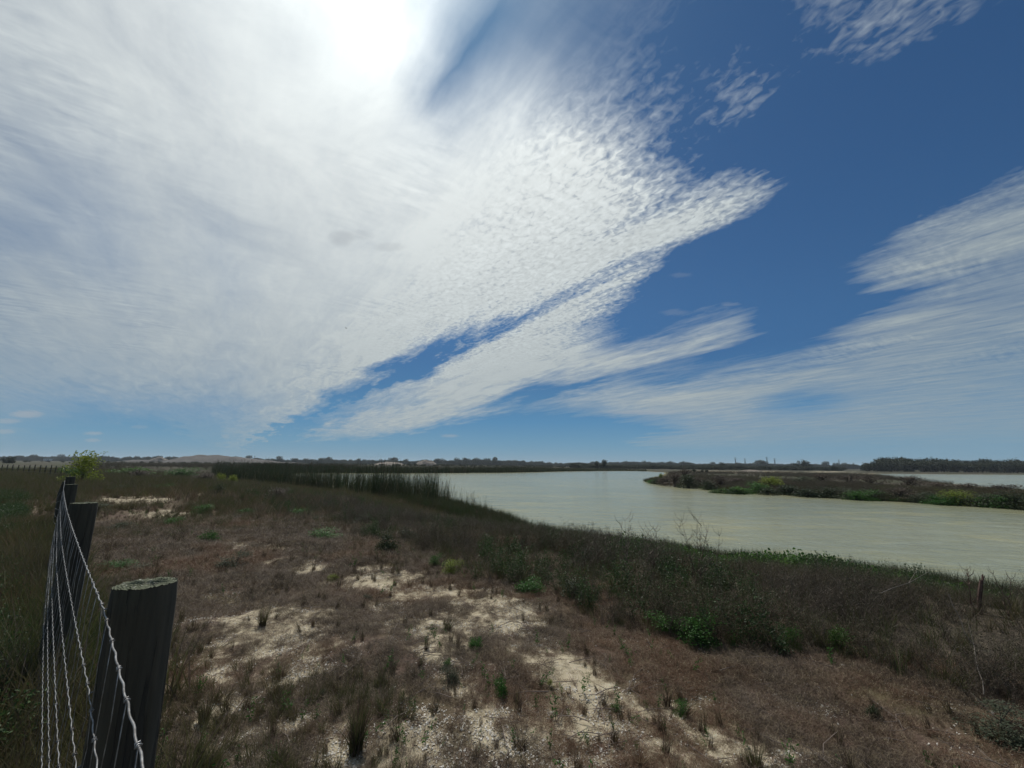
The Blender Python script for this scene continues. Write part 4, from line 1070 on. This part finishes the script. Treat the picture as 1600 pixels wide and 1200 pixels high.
# ------------------------------------------------------------------ peninsula bushes
G2 = 'bushes covering the low point across the water'
pen_lab = {'brown': 'brown leafless looking bush on the low point across the water', 'dark': 'dark green bush on the low point across the water', 'grey': 'grey green bush on the low point across the water', 'green': 'green bush on the low point across the water', 'yellow': 'yellow green bush on the low point across the water', 'vine': 'bright green waterside bush on the low point'}
def depth_at(px, py, z): d = ray(px, py); return (z - EYE) / d.z
PB = []
for px, py, w, h, kd in [(1018, 752, 14, 7, 'green'), (1028, 753, 20, 13, 'dark'), (1040, 755, 26, 19, 'brown'), (1033, 748, 10, 12, 'yellow'), (1055, 757, 34, 23, 'brown'), (1075, 759, 34, 22, 'dark'), (1072, 752, 30, 20, 'brown'), (1095, 758, 30, 22, 'brown'), (1110, 762, 30, 18, 'dark'), (1128, 760, 36, 20, 'brown'), (1145, 768, 34, 14, 'vine'), (1120, 767, 22, 9, 'vine'),
                         (1160, 768, 36, 16, 'green'), (1150, 757, 40, 18, 'brown'), (1182, 766, 36, 22, 'green'), (1205, 764, 40, 24, 'yellow'), (1200, 770, 30, 14, 'dark'), (1230, 770, 40, 20, 'dark'), (1250, 762, 44, 22, 'grey'), (1262, 773, 40, 22, 'dark'), (1290, 774, 44, 24, 'dark'), (1285, 760, 44, 20, 'brown'), (1320, 776, 44, 24, 'grey'), (1345, 778, 44, 22, 'green'), (1330, 762, 40, 20, 'brown'),
                         (1375, 778, 44, 24, 'dark'), (1405, 778, 46, 26, 'brown'), (1365, 764, 40, 20, 'brown'), (1440, 782, 46, 28, 'grey'), (1470, 785, 46, 26, 'green'), (1420, 766, 44, 22, 'brown'), (1500, 786, 50, 30, 'yellow'), (1465, 770, 44, 20, 'brown'), (1530, 788, 50, 34, 'grey'), (1560, 790, 50, 34, 'green'), (1515, 772, 50, 20, 'brown'), (1590, 792, 54, 36, 'dark'), (1575, 775, 50, 22, 'brown'), (1615, 794, 50, 36, 'dark'), (1640, 797, 50, 36, 'grey'), (1680, 800, 60, 36, 'dark')]:
    PB.append((px, py, w, h, kd))
for px, py, w, h, kd in PB:
    dp = depth_at(px, py + 3, WZ + .15); p = at_d(px, py, dp); p = p + Vector((p.x, p.y, 0)).normalized() * .9
    if water_sd(np.array([p.x]), np.array([p.y]))[0] < .2: p = p + Vector((ray(px, py).x, ray(px, py).y, 0)).normalized() * 1.5
    zz_ = max(gz(p.x, p.y), WZ)
    o = empty('waterside_bush', (p.x, p.y, zz_ - .05), random.uniform(0, 6.28)); ww = w * dp / F_PX; hh = h * dp / F_PX
    o.scale = (ww * 1.35, ww * 1.35, hh * (1.12 if px < 1150 else .92))
    lb = pen_lab[kd]
    tag(o, lb, 'bush', G2 + ' (' + kd + ')')
    fo, st = random.choice(BUSH[kd])
    for nm, me in (('foliage', fo), ('stems', st)):
        c = bpy.data.objects.new(nm, me); COL.objects.link(c); c.parent = o
# undergrowth between them
PSH = pl(pen_shore[:9])
x, y, s = shore_points(90000, PSH, .0, 16)
z = ground_z(x, y); u, v, d = project(np.stack([x, y, z], -1))
k = (v < np.interp(u, [1000, 1600], [757, 800])) & (d > 0) & (RNG.random(len(x)) < .5)
x, y, z, u, v, s = x[k], y[k], z[k], u[k], v[k], s[k]
tag(scatter('point_undergrowth', x, y, RNG.uniform(.4, .85, len(x)) * np.where(u > 1360, .7, 1), P_thick, 6, 0, .2, z=z), kind='stuff', label='brown and olive weeds covering the low point', cat='undergrowth')
tag(scatter('point_grass', x[::2], y[::2], RNG.uniform(1.5, 3.2, len(x[::2])), P_olive, 4, 0, .2, z=z[::2]), kind='stuff', label='olive grass between bushes on the low point', cat='grass')
k = (s < 1.8)
tag(scatter('point_fringe', x[k], y[k], RNG.uniform(.9, 1.6, k.sum()), P_vineg, 8, 0, .2, z=z[k]), kind='stuff', label='green grass edging the low point at the waterline', cat='grass')
x, y = sample(24000, 50, 230, 10, 46, 1.3); z, s, sa, r, th, u, v = cover(x, y)
k = (s > 2) & (u > 1005) & (RNG.random(len(x)) < np.clip((fbm(x * .05 + 3, y * .05, 3) - .38) * 6, .1, 1))
tag(scatter('flat_scrub', x[k], y[k], RNG.uniform(.4, .8, k.sum()) * np.clip(r[k] / 90, 1, 1.4), P_thick, 6, 0, .2, z=z[k]), kind='stuff', label='brown low scrub spread over the flats behind the point', cat='scrub')
tag(scatter('flat_grass', x[k][::2], y[k][::2], RNG.uniform(1.2, 2.6, len(x[k][::2])), P_olive, 4, 0, .2, z=z[k][::2]), kind='stuff', label='olive grass spread over the flats behind the point', cat='grass')
# meadow shrubs and undergrowth left, mid distance
x, y = sample(26000, 26, 330, -56, -20, 1.5); z, s, sa, r, th, u, v = cover(x, y)
nn = fbm(x * .06 + 5, y * .06, 3)
k = (s > 1.5) & (x > -1.0 * y - 3) & (RNG.random(len(x)) < np.clip((nn - .42) * 4, .05, 1))
tag(scatter('meadow_weeds', x[k], y[k], RNG.uniform(.4, .9, k.sum()) * np.clip(r[k] / 60, .8, 2.0), P_thick, 6, 0, .2, z=z[k]), kind='stuff', label='tall mixed weeds on the meadow left of the reeds', cat='undergrowth')

# ------------------------------------------------------------------ far land: woods, heaps, pylons
def band(n, a0, a1, d0, d1): 
    a = np.radians(RNG.uniform(a0, a1, n)); d = RNG.uniform(d0, d1, n); yy = d; xx = np.tan(a) * d
    return xx, yy
x, y = band(5200, -55, 55, 820, 1150); z = ground_z(x, y, False); s = water_sd(x, y)
hh = RNG.uniform(.45, 1.0, len(x)) * (.72 + .65 * fbm(x * .012, y * .0, 4)) * np.where(RNG.random(len(x)) < .04, 1.45, 1)
tag(scatter('far_woods', x, y, hh * 1.7, P_tree, 5, -3.2, .03, z=z, zs=hh * 1.45), kind='stuff', label='dark line of distant trees along the whole skyline', cat='woods')
x, y = band(1500, 8, 38, 360, 620); z = ground_z(x, y, False); s = water_sd(x, y); k = s > 12
hh = RNG.uniform(.3, .62, k.sum())
tag(scatter('scrub_belt', x[k], y[k], hh * 1.7, P_tree, 5, -1.4, .03, z=z[k], zs=hh), kind='stuff', label='belt of low scrub behind the far shore and sand flats', cat='scrub')
x, y = band(900, -60, 8, 300, 560); z = ground_z(x, y, False); s = water_sd(x, y); k = (s > 8) & (s < 400)
hh = RNG.uniform(.08, .24, k.sum())
tag(scatter('low_scrub', x[k], y[k], hh * 2.2, P_tree, 5, -.1, .03, z=z[k], zs=hh), kind='stuff', label='low dark scrub scattered over the far flats', cat='scrub')
# individual trees: shared shapes
TREE = []
for o in sorted(P_tree.objects, key=lambda o: o.name):
    me = o.data; cr = MB(); tr = MB()
    vs = [v.co.copy() for v in me.vertices]
    for p in me.polygons:
        (cr if p.material_index == 0 else tr).add([vs[i] for i in p.vertices], [tuple(range(len(p.vertices)))])
    TREE.append((cr.mesh('crown', [M['tree']]), tr.mesh('trunk', [M['bark']])))
def tree(px, depth, hpx, wf, label, group=None):
    p = at_d(px, 735, depth); z = gz(p.x, p.y)
    H = hpx * depth / F_PX / 10 * 1.28
    o = empty('tree', (p.x, p.y, z - 2.6 * H), random.uniform(0, 6.28))
    o.scale = (H * wf, H * wf, H); tag(o, label, 'tree', group)
    cr, tr = random.choice(TREE)
    for nm, me in (('crown', cr), ('trunk', tr)):
        c = bpy.data.objects.new(nm, me); COL.objects.link(c); c.parent = o
for row, (d0, h0, n) in enumerate([(335, 20, 26), (355, 23, 26), (375, 25, 22)]):
    for i in range(n):
        px = 1352 + (i + random.uniform(.1, .9)) * 300 / n
        tree(px, d0 + random.uniform(-4, 8), h0 * random.uniform(.85, 1.1) * (.72 if px < 1366 else 1), random.uniform(1.0, 1.35), 'dark round crowned tree in the dense wood behind the right hand water', 'trees of the wood behind the right hand water')
tree(933, 330, 14, .9, 'dark tree on the far shore, left one of the close pair', 'far shore trees')
tree(944, 330, 17, .9, 'taller dark tree of the close pair on the far shore', 'far shore trees')
tree(5, 210, 13, 1.3, 'dark tree at the left picture edge beyond the field', 'trees beyond the field')
tree(17, 205, 14, 1.1, 'dark bushy tree right of the one at the picture edge', 'trees beyond the field')
tree(1255, 420, 19, 1.6, 'broad dark tree rising from the scrub behind the low point', None)
tree(1130, 430, 14, 1.3, 'dark tree in the scrub line left of the broad one', None)
for px in (1085, 1097, 1104): tree(px, 160, 7.5, 1.1, 'small dark bush tree on the sand flat behind the point', 'bush trees on the sand flat')

def heap_material(name, c1, c2):
    mt, t, p = mat(name); pos = t.new('ShaderNodeNewGeometry').outputs['Position']
    n = t.noise(pos, .12, 6, .65); n2 = t.noise(pos, .7, 5, .7)
    c = t.mixc(t.mr(n, .35, .65), c1, c2); c = t.mixc(t.m('MULTIPLY', t.mr(n2, .5, .6), .6), c, (.06, .05, .045))
    t.l.new(c, p.inputs['Base Color']); p.inputs['Roughness'].default_value = .95
    b = t.new('ShaderNodeBump'); b.inputs['Distance'].default_value = .6; t.l.new(n2, b.inputs['Height']); t.l.new(b.outputs[0], p.inputs['Normal'])
    return mt
MH1 = heap_material('spoil', (.07, .065, .06), (.12, .11, .10)); MH2 = heap_material('pale_sand', (.20, .17, .14), (.30, .26, .21))
def heap(px, depth, wpx, hpx, label, mt, prof=None, seed=0):
    p = at_d(px, 730, depth); z = gz(p.x, p.y) - .3
    nx, ny = 70, 26; W_ = wpx * depth / F_PX; Hh = hpx * depth / F_PX + .3; vs = []; fs = []
    for i in range(nx + 1):
        for j in range(ny + 1):
            a = i / nx; c = j / ny * 2 - 1
            h = np.interp(a, [q[0] for q in prof], [q[1] for q in prof]) if prof else math.sin(math.pi * a) ** .8
            cr = max(0, 1 - abs(c) ** 1.5)
            nzv = float(fbm(np.array([a * 9 + seed]), np.array([c * 3 + seed]), 4)[0])
            vs.append(((a - .5) * W_, c * W_ * .25, Hh * h * cr * (.8 + .4 * nzv) - .2))
    for i in range(nx):
        for j in range(ny): q = i * (ny + 1) + j; fs.append((q, q + ny + 1, q + ny + 2, q + 1))
    b = MB(); b.add(vs, fs); b.smooth = True
    o = b.build('sand_heap', [mt], None, (p.x, p.y, z)); o.rotation_euler = (0, 0, -math.atan2(p.x, p.y)); tag(o, label, 'heap', 'heaps of dug sand on the far flats')
heap(352, 520, 190, 12, 'largest grey brown flat topped sand heap on the skyline', MH1, [(0, 0), (.1, .25), (.22, .95), (.3, 1), (.55, .95), (.72, .6), (.9, .3), (1, 0)])
heap(247, 510, 34, 9, 'small pale pointed heap left of the largest one', MH2, None, 3)
heap(277, 512, 22, 7, 'smallest pale heap between the pointed and largest heaps', MH2, None, 5)
heap(225, 505, 80, 5, 'low grey sand ridge under the small pointed heap', MH1, None, 9)
heap(666, 420, 40, 9, 'pale sand heap behind the far reed belt', MH2, [(0, 0), (.2, .7), (.4, 1), (.75, .85), (1, 0)], 2)
heap(608, 430, 60, 5.5, 'low pale ridge left of the pale heap behind reeds', MH2, None, 6)
heap(440, 440, 110, 4, 'long low grey ridge right of the largest heap', MH1, None, 7)
heap(1172, 190, 50, 5, 'pale sand bank on the flat behind the low point', MH2, None, 8)

# power pylons on the skyline
mt_py, t_, p_ = mat('pylon_steel'); p_.inputs['Base Color'].default_value = (.12, .13, .14, 1); p_.inputs['Metallic'].default_value = .3; p_.inputs['Roughness'].default_value = .6
def pylon(px, toppx, depth, label, arms=2, group='power pylons on the skyline'):
    p = at_d(px, 730, depth); z = gz(p.x, p.y); top = at_d(px, toppx, depth).z; H = top - z
    o = empty('power_pylon', (p.x, p.y, z)); tag(o, label, 'pylon', group)
    b = MB(); s = .9
    for sx, sy in ((-1, -1), (1, -1), (1, 1), (-1, 1)):
        b.tube([(sx * s * 1.6, sy * s * 1.6, 0), (sx * .35, sy * .35, H * .75), (0, 0, H)], [.28, .22, .16], 4, 0)
    for i in range(6):
        z0 = H * .12 * i; w = s * 1.6 * (1 - i / 7.5); z1 = H * .12 * (i + 1); w1 = s * 1.6 * (1 - (i + 1) / 7.5)
        b.tube([(-w, -w, z0), (w1, -w1, z1)], .1, 3, 0); b.tube([(w, w, z0), (-w1, w1, z1)], .1, 3, 0)
    b.build('mast', [mt_py], o)
    for q in range(arms):
        b = MB(); zz = H * (.93 - .12 * q); b.tube([(-3.2, 0, zz), (0, 0, zz + .7), (3.2, 0, zz)], .18, 4, 0); b.tube([(-3.2, 0, zz), (3.2, 0, zz)], .15, 4, 0); b.build('crossarm', [mt_py], o)
pylon(1150, 714.5, 900, 'lattice power pylon standing leftmost above the distant trees')
pylon(1165, 716, 980, 'small faint pylon second from the left on the skyline')
pylon(1199.5, 713.5, 860, 'tallest power pylon on the skyline behind the low point')
pylon(1211.5, 716, 880, 'pylon right next to the tallest one')
pylon(1312, 718, 1000, 'faint pylon above the green strip near the right wood')
pylon(1334, 723, 1100, 'farthest short pylon just left of the right wood')
pylon(1256, 717, 1150, 'faint pylon rising over the broad dark tree')
for q, (px, tp_, lb) in enumerate([(389, 713, 'thin pole on the right slope of the largest heap'), (397, 712, 'taller thin pole right of the other one by the heap')]):
    p = at_d(px, 722, 540); z = gz(p.x, p.y); H = at_d(px, tp_, 540).z - z
    b = MB(); b.tube([(0, 0, 0), (0, 0, H)], [.3, .2], 6, 0); b.tube([(-1.2, 0, H * .93), (1.2, 0, H * .93)], .15, 4, 0)
    tag(b.build('utility_pole', [mt_py], None, (p.x, p.y, z)), lb, 'pole', 'poles by the heap')
# white trailer beyond the field
mtw, t_, p_ = mat('white_paint'); p_.inputs['Base Color'].default_value = (.75, .75, .72, 1); p_.inputs['Roughness'].default_value = .5
mtd, t_, p_ = mat('dark_opening'); p_.inputs['Base Color'].default_value = (.03, .03, .035, 1)
p = at_d(74, 722, 520); z = gz(p.x, p.y); tr = empty('white_trailer', (p.x, p.y, z), R(12)); tag(tr, 'small white trailer far beyond the field fence', 'trailer')
def box(b, c, s):
    x, y, z = c; a, d, h = s[0] / 2, s[1] / 2, s[2] / 2
    b.add([(x + i * a, y + j * d, z + k_ * h) for i in (-1, 1) for j in (-1, 1) for k_ in (-1, 1)], [(0, 1, 3, 2), (4, 6, 7, 5), (0, 4, 5, 1), (2, 3, 7, 6), (0, 2, 6, 4), (1, 5, 7, 3)])
b = MB(); box(b, (0, 0, 2.4), (7.5, 2.6, 2.4)); b.build('body', [mtw], tr)
b = MB(); box(b, (0, 0, 3.66), (7.8, 2.9, .1)); b.build('roof', [mtw], tr)
b = MB(); box(b, (1.2, -1.32, 2.1), (.8, .04, 1.7)); b.build('door', [mtd], tr)
for xw in (-2.3, -.6): b = MB(); box(b, (xw, -1.32, 2.7), (.9, .04, .7)); b.build('window', [mtd], tr)
for xw in (-1.0, 1.0):
    b = MB(); b.tube([(xw, -1.2, .55), (xw, 1.2, .55)], .55, 14, 0); b.build('wheel', [mtd], tr)
b = MB(); box(b, (0, 0, 1.1), (7.3, 2.2, .15)); b.build('chassis', [mtd], tr)
# a bird high in the clouds
p = at_d(541, 513, 70); b = MB()
b.tube([(-.14, 0, 0), (-.05, 0, .01), (.06, 0, .01), (.13, 0, .0)], [.01, .04, .035, .012], 6, 0)
b.add([(-.02, 0, .02), (.06, 0, .02), (.02, .28, .1), (-.02, .52, .04), (-.05, .25, .1)], [(0, 1, 2, 3, 4)]); b.add([(-.02, 0, .02), (.06, 0, .02), (.02, -.28, .1), (-.02, -.52, .04), (-.05, -.25, .1)], [(4, 3, 2, 1, 0)])
tag(b.build('bird', [mtd], None, p), 'tiny dark bird flying high before the white cloud', 'bird')

# ------------------------------------------------------------------ thin haze over the whole place
hz, t_, p_ = mat('air'); t_.n.remove(p_)
pv = t_.new('ShaderNodeVolumePrincipled'); pv.inputs['Color'].default_value = (.80, .90, 1, 1); pv.inputs['Density'].default_value = .00013; pv.inputs['Anisotropy'].default_value = .2
t_.l.new(pv.outputs[0], t_.n['Material Output'].inputs['Volume'])
b = MB(); box(b, (0, 0, 20), (9400, 9400, 50)); tag(b.build('haze', [hz]), kind='stuff', label='thin pale haze lying over the far shore and woods', cat='haze')
